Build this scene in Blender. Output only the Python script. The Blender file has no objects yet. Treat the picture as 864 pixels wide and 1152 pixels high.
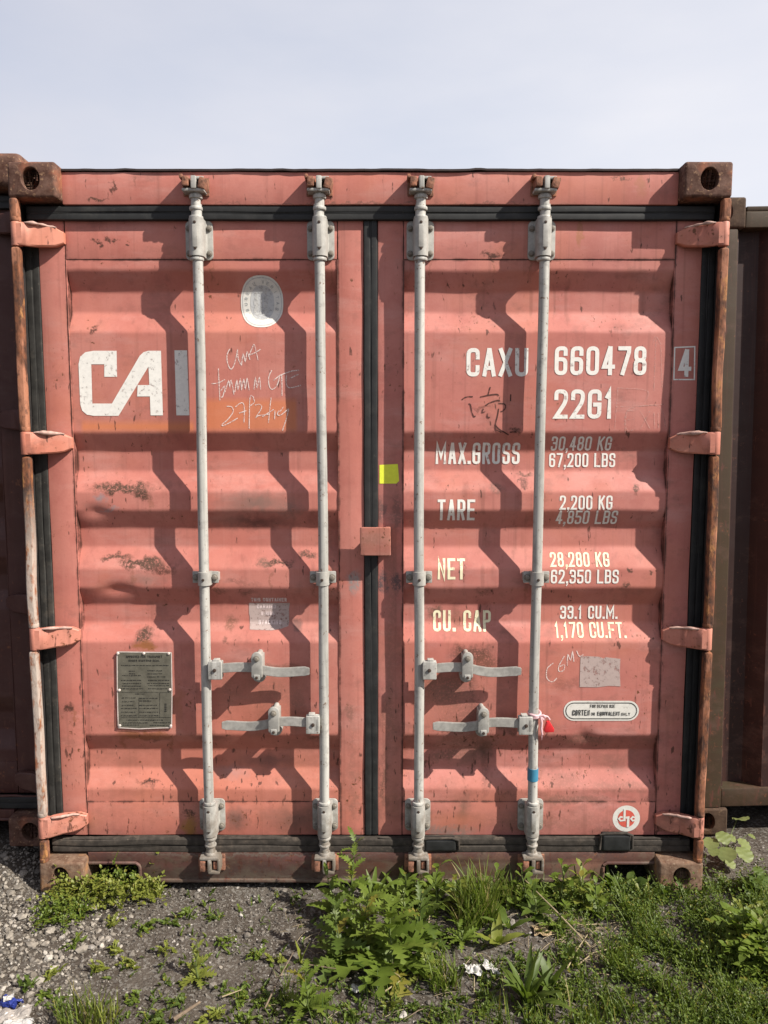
import bpy, bmesh, math, random
from mathutils import Vector, Matrix, noise

SC = bpy.context.scene
COL = SC.collection
R = math.radians

# ------------------------------------------------------------------ camera
CAM_X, CAM_D, CAM_H, PITCH, FPX = 0.047, 2.678, 1.673, math.atan2(0.098, 0.9952), 865.0
cam_d = bpy.data.cameras.new('camera')
cam = bpy.data.objects.new('camera', cam_d)
COL.objects.link(cam)
cam.location = (CAM_X, -CAM_D, CAM_H)
cam.rotation_euler = (math.pi / 2 - PITCH, 0, 0)
cam_d.sensor_fit = 'VERTICAL'
cam_d.sensor_height = 24.0
cam_d.lens = FPX / 1152.0 * 24.0
cam_d.clip_start = 0.05
cam_d.clip_end = 3000
SC.camera = cam

# ------------------------------------------------------------------ light
SUN = Vector((1.95, -1.0, 1.98)).normalized()          # towards the sun
sun_d = bpy.data.lights.new('sun', 'SUN')
sun_d.energy = 4.4
sun_d.angle = R(0.53)
sun_d.color = (1.0, 0.93, 0.84)
sun = bpy.data.objects.new('sun', sun_d)
COL.objects.link(sun)
sun.location = SUN * 20
sun.rotation_euler = SUN.to_track_quat('Z', 'Y').to_euler()

world = bpy.data.worlds.new('World')
SC.world = world
world.use_nodes = True
nt = world.node_tree
nt.nodes.clear()
w_out = nt.nodes.new('ShaderNodeOutputWorld')
w_bg = nt.nodes.new('ShaderNodeBackground')
w_sky = nt.nodes.new('ShaderNodeTexSky')
w_sky.sky_type = 'NISHITA'
w_sky.sun_disc = False
w_sky.sun_elevation = math.asin(SUN.z)
w_sky.sun_rotation = math.atan2(SUN.x, SUN.y)
w_sky.air_density = 1.0
w_sky.dust_density = 3.0
w_sky.ozone_density = 1.5
# thin high veil of cloud over the blue
w_tc = nt.nodes.new('ShaderNodeTexCoord')
w_map = nt.nodes.new('ShaderNodeMapping')
w_map.inputs['Scale'].default_value = (1.0, 1.0, 3.0)
w_no = nt.nodes.new('ShaderNodeTexNoise')
w_no.inputs['Scale'].default_value = 2.8
w_no.inputs['Detail'].default_value = 6
w_no.inputs['Roughness'].default_value = 0.5
w_mr = nt.nodes.new('ShaderNodeMapRange')
w_mr.inputs['From Min'].default_value = 0.3
w_mr.inputs['From Max'].default_value = 0.7
w_mr.inputs['To Min'].default_value = 0.72
w_mr.inputs['To Max'].default_value = 0.95
w_mix = nt.nodes.new('ShaderNodeMixRGB')
# veil brightness shaped for the doors' fill light: brighter behind the containers, dimmer opposite
w_dot = nt.nodes.new('ShaderNodeVectorMath')
w_dot.operation = 'DOT_PRODUCT'
w_dot.inputs[1].default_value = (0.45, 0.84, -0.30)
w_br = nt.nodes.new('ShaderNodeMapRange')
w_br.inputs['From Min'].default_value = 0.05
w_br.inputs['From Max'].default_value = 1.0
w_veil = nt.nodes.new('ShaderNodeMixRGB')
w_veil.inputs['Color1'].default_value = (2.9, 2.9, 3.35, 1)
w_veil.inputs['Color2'].default_value = (4.95, 4.95, 5.2, 1)
nt.links.new(w_tc.outputs['Generated'], w_dot.inputs[0])
nt.links.new(w_dot.outputs['Value'], w_br.inputs['Value'])
nt.links.new(w_br.outputs['Result'], w_veil.inputs['Fac'])
nt.links.new(w_veil.outputs['Color'], w_mix.inputs['Color2'])
w_bg.inputs['Strength'].default_value = 0.1
nt.links.new(w_tc.outputs['Generated'], w_map.inputs['Vector'])
nt.links.new(w_map.outputs['Vector'], w_no.inputs['Vector'])
nt.links.new(w_no.outputs['Fac'], w_mr.inputs['Value'])
nt.links.new(w_mr.outputs['Result'], w_mix.inputs['Fac'])
nt.links.new(w_sky.outputs['Color'], w_mix.inputs['Color1'])
nt.links.new(w_mix.outputs['Color'], w_bg.inputs['Color'])
nt.links.new(w_bg.outputs['Background'], w_out.inputs['Surface'])

SC.view_settings.view_transform = 'Standard'
SC.view_settings.look = 'None'
SC.view_settings.gamma = 1.0
SC.view_settings.exposure = 1.0
SC.view_settings.use_curve_mapping = False
SC.render.engine = 'CYCLES'
SC.cycles.use_denoising = True
SC.cycles.max_bounces = 6
SC.cycles.diffuse_bounces = 3
SC.cycles.glossy_bounces = 2
SC.cycles.transmission_bounces = 3
SC.cycles.transparent_max_bounces = 8

# measuring helper: where the sight line through a photo pixel meets an upright plane / the ground
CP, SP = math.cos(PITCH), math.sin(PITCH)


def pt(u, v, Y):
    a = (u - 432) / FPX
    b = (576 - v) / FPX
    t = (CAM_D + Y) / (CP + b * SP)
    return (CAM_X + a * t, CAM_H + (b * CP - SP) * t)


def gp(u, v, z=0.0):
    a = (u - 432) / FPX
    b = (576 - v) / FPX
    t = (z - CAM_H) / (b * CP - SP)
    return (CAM_X + a * t, -CAM_D + (CP + b * SP) * t)


# ------------------------------------------------------------------ materials
class NT:
    """small helper for building node materials"""

    def __init__(self, name):
        self.m = bpy.data.materials.new(name)
        self.m.use_nodes = True
        self.t = self.m.node_tree
        self.t.nodes.clear()
        self.out = self.n('ShaderNodeOutputMaterial')
        self.tc = self.n('ShaderNodeTexCoord').outputs['Object']

    def n(self, ty, **kw):
        nd = self.t.nodes.new(ty)
        for k, v in kw.items():
            setattr(nd, k, v)
        return nd

    def link(self, a, b):
        if hasattr(a, 'is_output'):
            self.t.links.new(a, b)
        else:
            b.default_value = a if not (isinstance(a, tuple) and len(a) == 3 and b.type == 'RGBA') else (*a, 1)

    def mapping(self, scale=(1, 1, 1), loc=(0, 0, 0), rot=(0, 0, 0), vec=None):
        m = self.n('ShaderNodeMapping')
        m.inputs['Scale'].default_value = scale
        m.inputs['Location'].default_value = loc
        m.inputs['Rotation'].default_value = rot
        self.link(vec or self.tc, m.inputs['Vector'])
        return m.outputs['Vector']

    def noise(self, scale, detail=4, rough=0.55, vec=None, color=False, dist=0.0):
        m = self.n('ShaderNodeTexNoise')
        m.inputs['Scale'].default_value = scale
        m.inputs['Detail'].default_value = detail
        m.inputs['Roughness'].default_value = rough
        m.inputs['Distortion'].default_value = dist
        self.link(vec or self.tc, m.inputs['Vector'])
        return m.outputs['Color' if color else 'Fac']

    def voronoi(self, scale, vec=None, out='Distance', feature='F1'):
        m = self.n('ShaderNodeTexVoronoi', feature=feature)
        m.inputs['Scale'].default_value = scale
        self.link(vec or self.tc, m.inputs['Vector'])
        return m.outputs[out]

    def rng(self, v, a, b, c=0.0, d=1.0, smooth=False):
        m = self.n('ShaderNodeMapRange')
        if smooth:
            m.interpolation_type = 'SMOOTHSTEP'
        self.link(v, m.inputs['Value'])
        for k, x in zip(('From Min', 'From Max', 'To Min', 'To Max'), (a, b, c, d)):
            m.inputs[k].default_value = x
        return m.outputs['Result']

    def math(self, op, a, b=0.0):
        m = self.n('ShaderNodeMath', operation=op)
        self.link(a, m.inputs[0])
        self.link(b, m.inputs[1])
        return m.outputs[0]

    def mix(self, f, a, b, mode='MIX'):
        m = self.n('ShaderNodeMixRGB', blend_type=mode)
        self.link(f, m.inputs['Fac'])
        self.link(a, m.inputs['Color1'])
        self.link(b, m.inputs['Color2'])
        return m.outputs['Color']

    def xyz(self, vec=None):
        m = self.n('ShaderNodeSeparateXYZ')
        self.link(vec or self.tc, m.inputs[0])
        return m.outputs

    def bump(self, h, strength=0.3, dist=0.002):
        m = self.n('ShaderNodeBump')
        m.inputs['Strength'].default_value = strength
        m.inputs['Distance'].default_value = dist
        self.link(h, m.inputs['Height'])
        return m.outputs['Normal']

    def bsdf(self, col, rough=0.6, metal=0.0, normal=None, spec=0.4, out=True):
        m = self.n('ShaderNodeBsdfPrincipled')
        self.link(col, m.inputs['Base Color'])
        self.link(rough, m.inputs['Roughness'])
        self.link(metal, m.inputs['Metallic'])
        m.inputs['Specular IOR Level'].default_value = spec
        if normal is not None:
            self.t.links.new(normal, m.inputs['Normal'])
        if out:
            self.t.links.new(m.outputs[0], self.out.inputs['Surface'])
        return m.outputs[0]

    def mud(self, c):
        z = self.xyz()[2]
        n1 = self.noise(26, 6, .7)
        f = self.math('ADD', self.rng(z, .42, .05, 0, .55), self.math('MULTIPLY', n1, .9))
        return self.mix(self.rng(f, .62, .92, 0, .85), c, (0.125, 0.098, 0.072))

    def patch(self, dvec, col, x, z, rx, rz, color, strength=1.0, soft=0.5, breakup=None):
        """a stain / scrape with its own place and outline on the door"""
        s = self.n('ShaderNodeVectorMath', operation='SUBTRACT')
        self.link(dvec, s.inputs[0])
        s.inputs[1].default_value = (x, 0, z)
        k = self.n('ShaderNodeVectorMath', operation='MULTIPLY')
        self.link(s.outputs[0], k.inputs[0])
        k.inputs[1].default_value = (1 / rx, 0, 1 / rz)
        ln = self.n('ShaderNodeVectorMath', operation='LENGTH')
        self.link(k.outputs[0], ln.inputs[0])
        f = self.rng(ln.outputs['Value'], 1.0, 1.0 - soft, 0.0, strength)
        if breakup is not None:
            f = self.math('MULTIPLY', f, breakup)
        return self.mix(f, col, color)


RED = (0.425, 0.146, 0.113)
RUST_D = (0.060, 0.026, 0.017)
RUST_O = (0.20, 0.075, 0.030)


def paint_material(name, base=RED, rust=0.5, dirt=0.4, patches=(), seed=0.0, rects=(), fade=0.35, seams=False, muddy=False):
    k = NT(name)
    v = k.mapping(loc=(seed, seed * 1.7, seed * 0.6))
    lo = k.noise(2.3, 3, 0.6, v)
    mid = k.noise(11, 5, 0.6, v)
    c_fade = tuple(min(1, b * s) for b, s in zip(base, (1.10, 1.36, 1.42)))
    c_dark = tuple(b * s for b, s in zip(base, (0.78, 0.70, 0.72)))
    col = k.mix(k.rng(lo, 0.35, 0.68, 0, fade * 2.0), base, c_fade)
    col = k.mix(k.rng(mid, 0.46, 0.72, 0, 0.6), col, c_dark)
    # sun-bleached and rubbed areas with cloudy edges
    hz_ = k.mapping(scale=(1.6, 1.6, 5.0), loc=(seed * 2, 0, seed))
    bl = k.noise(2.2, 6, 0.68, hz_)
    col = k.mix(k.rng(bl, 0.53, 0.70, 0, 0.55), col, tuple(min(1, b * s) for b, s in zip(base, (1.12, 1.62, 1.78))))
    wm = k.noise(1.7, 4, 0.6, k.mapping(loc=(seed, 5, 2)))
    col = k.mix(k.rng(wm, 0.50, 0.66, 0, 0.45), col, tuple(b * s for b, s in zip(base, (1.05, 1.08, 0.80))))
    soot = k.noise(6.5, 6, 0.72, k.mapping(scale=(1, 1, 1.6), loc=(3, seed, 1)))
    sl = k.math('ADD', soot, k.rng(k.xyz()[2], 1.2, .2, 0, .07))
    col = k.mix(k.rng(sl, 0.55, 0.74, 0, 0.40 * dirt + 0.10), col, (0.115, 0.066, 0.052))
    # run-down streaks
    sv = k.mapping(scale=(38, 38, 1.1), loc=(seed, 0, 0))
    st = k.noise(1.0, 3, 0.6, sv)
    col = k.mix(k.rng(st, 0.56, 0.72, 0, 0.28 * dirt + 0.05), col, (0.13, 0.055, 0.04))
    sv2 = k.mapping(scale=(60, 60, 2.0), loc=(seed + 7, 0, 3))
    st2 = k.noise(1.0, 2, 0.5, sv2)
    col = k.mix(k.rng(st2, 0.60, 0.74, 0, 0.22), col, c_fade)
    # chalky grain
    gr = k.noise(160, 3, 0.6, v)
    col = k.mix(k.rng(gr, 0.35, 0.7, 0.0, 0.16), col, c_dark)
    # distorted coordinates shared by the stains
    dn = k.noise(28, 4, 0.65, v, color=True)
    dsub = k.n('ShaderNodeVectorMath', operation='SUBTRACT')
    k.link(dn, dsub.inputs[0])
    dsub.inputs[1].default_value = (0.5, 0.5, 0.5)
    dsc = k.n('ShaderNodeVectorMath', operation='MULTIPLY_ADD')
    k.link(dsub.outputs[0], dsc.inputs[0])
    dsc.inputs[1].default_value = (0.075, 0.0, 0.075)
    k.link(k.tc, dsc.inputs[2])
    dvec = dsc.outputs[0]
    for (x, z, hx, hz, c, s) in rects:                    # over-painted rectangles
        o = k.xyz()
        fx = k.rng(k.math('ABSOLUTE', k.math('SUBTRACT', o[0], x)), hx + .006, hx - .006, 0, 1)
        fz = k.rng(k.math('ABSOLUTE', k.math('SUBTRACT', o[2], z)), hz + .012, hz - .012, 0, s)
        col = k.mix(k.math('MULTIPLY', fx, fz), col, c)
    crumb = k.rng(k.noise(125, 6, 0.75, v), 0.36, 0.50, 0.0, 1.0)
    for p in patches:
        x, z, rx, rz, c, s = p[:6]
        br = crumb if (len(p) > 6 and p[6]) else None
        soft = p[7] if len(p) > 7 else 0.55
        col = k.patch(dvec, col, x, z, rx, rz, c, s, soft, br)
    # rust specks, gathered in clusters
    spn = k.noise(52, 4, 0.62, v)
    cl = k.rng(k.noise(4.2, 3, 0.6, v), 0.42, 0.70, 0, 1)
    z = k.xyz()[2]
    low = k.rng(z, 1.3, 0.1, 0.0, 0.55)
    thr = k.math('ADD', k.math('MULTIPLY', cl, 0.10), k.math('MULTIPLY', low, 0.05))
    sv_ = k.math('ADD', spn, thr)
    spot = k.rng(sv_, 0.775 - 0.05 * rust, 0.82 - 0.05 * rust, 0, 0.95)
    halo = k.rng(sv_, 0.715 - 0.05 * rust, 0.81 - 0.05 * rust, 0, 0.4)
    rc = k.mix(k.noise(120, 2, 0.5, v), RUST_D, RUST_O)
    col = k.mix(halo, col, (0.20, 0.07, 0.035))
    col = k.mix(spot, col, rc)
    # short dark vertical run marks, more of them low down
    dv = k.mapping(scale=(62, 62, 17), loc=(seed * 3, 0, seed))
    da = k.math('ADD', k.noise(1.0, 3, 0.55, dv), k.math('ADD', k.math('MULTIPLY', low, 0.10), k.math('MULTIPLY', cl, 0.06)))
    dash = k.rng(da, 0.725 - 0.04 * dirt, 0.775 - 0.04 * dirt, 0, 0.85)
    col = k.mix(dash, col, (0.085, 0.034, 0.024))
    if seams:                                             # rust creeping out of the welded seams round the pressed panel
        oo = k.xyz()
        d1 = k.math('ABSOLUTE', k.math('SUBTRACT', k.math('ABSOLUTE', oo[0]), 0.115))
        d2 = k.math('ABSOLUTE', k.math('SUBTRACT', k.math('ABSOLUTE', oo[0]), 1.065))
        d3 = k.math('ABSOLUTE', k.math('SUBTRACT', oo[2], 2.287))
        d4 = k.math('ABSOLUTE', k.math('SUBTRACT', oo[2], 0.3115))
        axx = k.math('ABSOLUTE', oo[0])
        inside = k.math('ADD', k.rng(axx, 0.1155, 0.1145, 0, 1), k.rng(axx, 1.0645, 1.0655, 0, 1))   # 1 on the stiles, where there is no cross seam
        dd = k.math('MINIMUM', k.math('MINIMUM', d1, d2), k.math('ADD', k.math('MINIMUM', d3, d4), inside))
        wv = k.noise(14, 5, 0.7, v)
        f = k.math('MULTIPLY', k.rng(dd, 0.0085, 0.001, 0, 1), k.rng(wv, 0.46, 0.62, 0, 0.9))
        col = k.mix(f, col, (0.085, 0.034, 0.024))
        f = k.math('MULTIPLY', k.rng(dd, 0.003, 0.0015, 0, 1), k.rng(wv, 0.36, 0.5, 0.25, 0.8))
        col = k.mix(f, col, (0.055, 0.022, 0.017))
    if muddy:
        n1 = k.noise(17, 7, .72, k.mapping(scale=(.6, 1, 1.2)))
        f = k.math('ADD', n1, k.rng(z, .13, .0, -.06, .10))
        col = k.mix(k.rng(f, .46, .62, 0, .8), col, (0.115, 0.088, 0.064))
        n2 = k.noise(60, 5, .7)
        col = k.mix(k.rng(n2, .58, .68, 0, .8), col, (0.045, 0.026, 0.020))
    rough = k.rng(mid, 0.3, 0.7, 0.50, 0.66)
    h = k.math('ADD', k.math('MULTIPLY', gr, 0.4), k.math('MULTIPLY', spot, -1.5))
    h = k.math('ADD', h, k.math('MULTIPLY', k.noise(9, 3, 0.5, v), 3.0))
    k.bsdf(col, rough, 0.0, k.bump(h, 0.35, 0.0012), 0.35)
    return k.m


def rust_material(name, pal, scale=30, seed=0.0, stretch=(1, 1, 1), bumpd=0.0025, rough=0.85):
    """pal: dark, mid, bright, flake colour"""
    k = NT(name)
    v = k.mapping(scale=stretch, loc=(seed, seed, seed))
    a = k.noise(scale, 6, 0.65, v)
    b = k.noise(scale * 0.35, 4, 0.6, v)
    c = k.noise(scale * 2.2, 4, 0.6, v)
    col = k.mix(k.rng(a, 0.36, 0.64), pal[0], pal[1])
    col = k.mix(k.rng(b, 0.52, 0.68, 0, 0.9), col, pal[2])
    col = k.mix(k.rng(c, 0.58, 0.68, 0, 0.8), col, pal[3])
    h = k.math('ADD', a, k.math('MULTIPLY', c, 0.6))
    k.bsdf(col, rough, 0.0, k.bump(h, 0.7, bumpd), 0.25)
    return k.m


def plain_material(name, col, rough=0.6, metal=0.0, var=0.25, scale=30, grime=0.0, grime_col=(0.08, 0.06, 0.05), spec=0.4, bumpd=0.0006, mud=False):
    k = NT(name)
    a = k.noise(scale, 5, 0.6)
    dk = tuple(x * (1 - var) for x in col)
    c = k.mix(k.rng(a, 0.35, 0.65), dk, col)
    if grime:
        g = k.noise(scale * 0.4, 6, 0.7)
        c = k.mix(k.rng(g, 0.55, 0.75, 0, grime), c, grime_col)
        g2 = k.noise(scale * 3, 4, 0.7)
        c = k.mix(k.rng(g2, 0.63, 0.70, 0, grime), c, grime_col)
    if mud:                                               # splashed dirt near the ground
        c = k.mud(c)
    k.bsdf(c, k.rng(a, 0.3, 0.7, rough - .06, rough + .06), metal, k.bump(a, 0.3, bumpd), spec)
    return k.m


def decal_material(name, col, under=None, wear=0.4, scale=70, rough=0.6, thr=0.56, alpha=1.0):
    """paint film or sticker; worn places are see-through to the surface below"""
    k = NT(name)
    a = k.noise(scale, 5, 0.7)
    b = k.noise(scale * 0.25, 3, 0.6)
    c = k.mix(k.rng(a, 0.35, 0.7), col, tuple(x * 0.86 for x in col))
    sh = k.bsdf(c, rough, 0.0, None, 0.3, out=False)
    tr = k.n('ShaderNodeBsdfTransparent').outputs[0]
    f = k.rng(k.math('ADD', a, k.math('MULTIPLY', b, 0.35)), thr + 0.20, thr + 0.12, alpha * (1 - wear), alpha)
    mx = k.n('ShaderNodeMixShader')
    k.link(f, mx.inputs[0])
    k.t.links.new(tr, mx.inputs[1])
    k.t.links.new(sh, mx.inputs[2])
    k.t.links.new(mx.outputs[0], k.out.inputs['Surface'])
    return k.m


def leaf_material(name, c1, c2, trans=0.35, rough=0.5, yellow=(0.2, 0.17, 0.03), yf=0.08):
    k = NT(name)
    g = k.n('ShaderNodeNewGeometry')
    rnd = g.outputs['Random Per Island']
    a = k.noise(60, 3, 0.6)
    col = k.mix(rnd, c1, c2)
    col = k.mix(k.rng(a, 0.4, 0.75, 0, 0.5), col, tuple(x * 0.7 for x in c1))
    r2 = k.math('FRACT', k.math('MULTIPLY', rnd, 17.3))
    col = k.mix(k.rng(r2, 1 - yf, 1 - yf + 0.02, 0, 0.8), col, yellow)
    p = k.bsdf(col, rough, 0.0, k.bump(a, 0.3, 0.001), 0.35, out=False)
    t = k.n('ShaderNodeBsdfTranslucent')
    k.link(k.mix(0.5, col, (0.20, 0.30, 0.02)), t.inputs['Color'])
    mx = k.n('ShaderNodeMixShader')
    mx.inputs[0].default_value = trans
    k.t.links.new(p, mx.inputs[1])
    k.t.links.new(t.outputs[0], mx.inputs[2])
    k.t.links.new(mx.outputs[0], k.out.inputs['Surface'])
    return k.m


# ------------------------------------------------------------------ mesh helpers
class MB:
    def __init__(self):
        self.bm = bmesh.new()

    def _merge(self, b):
        me = bpy.data.meshes.new('t')
        b.to_mesh(me)
        b.free()
        self.bm.from_mesh(me)
        bpy.data.meshes.remove(me)
        return self

    def box(self, x0, x1, y0, y1, z0, z1, bev=0.003, seg=2, div=0, wob=0.0, rot=None, seed=0.0):
        b = bmesh.new()
        bmesh.ops.create_cube(b, size=1)
        c = Vector(((x0 + x1) / 2, (y0 + y1) / 2, (z0 + z1) / 2))
        for v in b.verts:
            v.co = Vector((v.co.x * abs(x1 - x0), v.co.y * abs(y1 - y0), v.co.z * abs(z1 - z0)))
        if bev:
            bmesh.ops.bevel(b, geom=b.edges[:], offset=min(bev, 0.45 * min(abs(x1 - x0), abs(y1 - y0), abs(z1 - z0))), segments=seg, profile=0.6, affect='EDGES')
        if div:
            ln = [abs(x1 - x0), abs(y1 - y0), abs(z1 - z0)]
            ax = ln.index(max(ln))
            no = Vector((0, 0, 0))
            no[ax] = 1
            for i in range(1, div):
                co = Vector((0, 0, 0))
                co[ax] = -ln[ax] / 2 + ln[ax] * i / div
                bmesh.ops.bisect_plane(b, geom=b.verts[:] + b.edges[:] + b.faces[:], plane_co=co, plane_no=no, dist=1e-6)
        for v in b.verts:
            if rot is not None:
                v.co = rot @ v.co
            v.co += c
            if wob:
                q = v.co * 4.0 + Vector((seed, seed, seed))
                v.co += Vector((noise.noise(q), noise.noise(q + Vector((9, 0, 0))), noise.noise(q + Vector((0, 9, 0))))) * wob
        return self._merge(b)

    def cyl(self, p0, p1, r0, r1=None, seg=16, bev=0.0, cap=True):
        r1 = r0 if r1 is None else r1
        p0, p1 = Vector(p0), Vector(p1)
        b = bmesh.new()
        d = (p1 - p0)
        bmesh.ops.create_cone(b, cap_ends=cap, segments=seg, radius1=r0, radius2=r1, depth=d.length)
        if bev:
            es = [e for e in b.edges if any(len(f.verts) > 4 for f in e.link_faces)]
            bmesh.ops.bevel(b, geom=es, offset=bev, segments=2, profile=0.5, affect='EDGES')
        q = Vector((0, 0, 1)).rotation_difference(d.normalized())
        for v in b.verts:
            v.co = q @ v.co + (p0 + p1) / 2
        return self._merge(b)

    def tube(self, pts, rad, seg=10, cap=True):
        pts = [Vector(p) for p in pts]
        rads = rad if isinstance(rad, (list, tuple)) else [rad] * len(pts)
        b = self.bm
        rings = []
        up = Vector((0.3, 0.2, 0.9)).normalized()
        for i, p in enumerate(pts):
            t = (pts[min(i + 1, len(pts) - 1)] - pts[max(i - 1, 0)]).normalized()
            s = t.cross(up)
            if s.length < 0.1:
                s = t.cross(Vector((1, 0, 0)))
            s.normalize()
            n = s.cross(t)
            rings.append([b.verts.new(p + (s * math.cos(a) + n * math.sin(a)) * rads[i]) for a in [2 * math.pi * k / seg for k in range(seg)]])
        for i in range(len(rings) - 1):
            for k in range(seg):
                b.faces.new((rings[i][k], rings[i][(k + 1) % seg], rings[i + 1][(k + 1) % seg], rings[i + 1][k]))
        if cap:
            b.faces.new(list(reversed(rings[0])))
            b.faces.new(rings[-1])
        return self

    def prism(self, poly, y0, y1, bev=0.0, seg=2):
        """outline in (x, z), from y0 (front) to y1 (back)"""
        b = bmesh.new()
        vs = [b.verts.new((p[0], y0, p[1])) for p in poly]
        f = b.faces.new(vs)
        r = bmesh.ops.extrude_face_region(b, geom=[f])
        for v in [g for g in r['geom'] if isinstance(g, bmesh.types.BMVert)]:
            v.co.y = y1
        bmesh.ops.recalc_face_normals(b, faces=b.faces[:])
        if bev:
            es = [e for e in b.edges if all(abs(v.co.y - y0) < 1e-6 for v in e.verts)]
            bmesh.ops.bevel(b, geom=es, offset=bev, segments=seg, profile=0.5, affect='EDGES')
        return self._merge(b)

    def grid(self, xs, zs, fn):
        """sheet with y = fn(x, z)"""
        b = self.bm
        rows = [[b.verts.new((x, fn(x, z), z)) for x in xs] for z in zs]
        for i in range(len(zs) - 1):
            for j in range(len(xs) - 1):
                b.faces.new((rows[i][j], rows[i][j + 1], rows[i + 1][j + 1], rows[i + 1][j]))
        return self

    def build(self, name, mat, parent=None, smooth=35, recalc=True):
        b = self.bm
        if recalc:
            bmesh.ops.recalc_face_normals(b, faces=b.faces[:])
        if smooth:
            lim = R(smooth)
            for f in b.faces:
                f.smooth = True
            for e in b.edges:
                if len(e.link_faces) == 2 and e.calc_face_angle(0) > lim:
                    e.smooth = False
        me = bpy.data.meshes.new(name)
        b.to_mesh(me)
        b.free()
        me.materials.append(mat)
        o = bpy.data.objects.new(name, me)
        COL.objects.link(o)
        if parent is not None:
            o.parent = parent
        return o


def mesh_obj(name, verts, faces, mat, parent=None, smooth=False):
    me = bpy.data.meshes.new(name)
    me.from_pydata(verts, [], faces)
    if smooth:
        me.polygons.foreach_set('use_smooth', [True] * len(me.polygons))
    me.materials.append(mat)
    me.update()
    o = bpy.data.objects.new(name, me)
    COL.objects.link(o)
    if parent is not None:
        o.parent = parent
    return o


def empty(name, loc, rz=0.0):
    o = bpy.data.objects.new(name, None)
    o.empty_display_size = 0.1
    o.location = loc
    o.rotation_euler = (0, 0, rz)
    COL.objects.link(o)
    return o


def tag(o, label=None, cat=None, group=None, kind=None):
    if label:
        o['label'] = label
    if cat:
        o['category'] = cat
    if group:
        o['group'] = group
    if kind:
        o['kind'] = kind
    return o


def sstep(a, b, x):
    t = max(0.0, min(1.0, (x - a) / (b - a)))
    return t * t * (3 - 2 * t)


def nz(x, y, z=0.0):
    return noise.noise(Vector((x, y, z)))

# ------------------------------------------------------------------ container geometry, in metres (origin: middle of the door end, on the ground)
A = 0.080            # door face behind the corner castings
DEPTH = 0.036        # depth of the pressed channels
HW = 1.219
HT = 2.591
SEAM_T, SEAM_B = 2.287, 0.3115
DOOR_T, DOOR_B = 2.419, 0.181
XI, XO = 0.115, 1.065          # inner / outer edge of the pressed panel
SI, SO = 0.025, 1.157          # inner / outer edge of the door leaf
CH = [(2.252, 2.182, 2.110, 2.040), (1.688, 1.618, 1.547, 1.475), (1.408, 1.338, 1.270, 1.194),
      (1.125, 1.055, 0.988, 0.923), (0.570, 0.500, 0.427, 0.360)]
BREAKS = sorted([z for c in CH for z in c])
DENTS = [(-1.00, 1.404, 0.045, 0.020, 0.012), (-0.925, 1.118, 0.055, 0.020, 0.014), (-0.93, 0.945, 0.07, 0.05, 0.004),
         (0.79, 0.565, 0.035, 0.022, 0.010), (-0.45, 0.60, 0.10, 0.05, 0.004), (0.33, 1.47, 0.08, 0.05, 0.004), (-0.30, 1.75, 0.12, 0.09, -0.003)]


def pl(z):
    for zt, z1, z2, zb in CH:
        if zb < z < zt:
            if z > z1:
                return DEPTH * (zt - z) / (zt - z1)
            if z < z2:
                return DEPTH * (z - zb) / (z2 - zb)
            return DEPTH
    return 0.0


def panel_y(x, z):
    wob = nz(x * 3.1, z * 2.0, 5.0) * 0.0022 + nz(x * 9, z * 7, 2.0) * 0.0007
    edge = sstep(XI, XI + 0.05, abs(x)) * sstep(XO, XO - 0.05, abs(x)) * sstep(SEAM_B, SEAM_B + .03, z) * sstep(SEAM_T, SEAM_T - .03, z)
    zz = z + nz(x * 4.0, z * 1.5, 8.0) * 0.004 * edge
    y = (pl(zz - 0.006) + pl(zz - 0.003) + pl(zz) + pl(zz + 0.003) + pl(zz + 0.006)) / 5
    for dx, dz, rx, rz, dd in DENTS:
        q = ((x - dx) / rx) ** 2 + ((z - dz) / rz) ** 2
        if q < 6:
            y += dd * math.exp(-q)
    return A + 0.0025 + y + wob * edge


def surf(x, z):
    if XI < abs(x) < XO and SEAM_B < z < SEAM_T:
        return panel_y(x, z)
    return A


def frange(a, b, st):
    n = max(1, int(math.ceil((b - a) / st)))
    return [a + (b - a) * i / n for i in range(n + 1)]


PANEL_Z = []
_b = [SEAM_B] + BREAKS + [SEAM_T]
for i in range(len(_b) - 1):
    lo, hi = _b[i], _b[i + 1]
    a1, a2 = (lo + .010 if i else lo), (hi - .010 if i < len(_b) - 2 else hi)
    if i:
        PANEL_Z += [lo - .0060, lo - .0030, lo, lo + .0030, lo + .0060]
    PANEL_Z += frange(a1, a2, 0.014)
PANEL_Z = sorted(set(round(z, 5) for z in PANEL_Z))


def door_mesh(s):
    mb = MB()
    X = lambda a, b: (min(s * a, s * b), max(s * a, s * b))
    xs = frange(*X(XI, XO), 0.014)
    mb.grid(xs, PANEL_Z, panel_y)
    for (a, b, sd) in ((SI, XI, 1.0), (XO, SO, 2.0)):
        x0, x1 = X(a, b)
        mb.box(x0, x1, A, A + 0.052, DOOR_B, DOOR_T, 0.004, 2, 60, 0.0022, seed=sd)
    x0, x1 = X(XI + .0005, XO - .0005)
    mb.box(x0, x1, A, A + 0.050, SEAM_T, DOOR_T - .0005, 0.0035, 2, 40, 0.0020, seed=3)
    mb.box(x0, x1, A, A + 0.050, DOOR_B + .0005, SEAM_B, 0.0035, 2, 40, 0.0022, seed=4)
    # sealing bead down both edges of the panel
    for x, off in ((s * (XI + .001), 0), (s * (XO - .001), 4)):
        pts = [(x, A + 0.001 + nz(z * 20, off) * 0.0006, z) for z in frange(SEAM_B, SEAM_T, 0.03)]
        mb.tube(pts, [0.0022 + 0.0012 * nz(p[2] * 30, off + 2) for p in pts], 6)
    return mb


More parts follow.
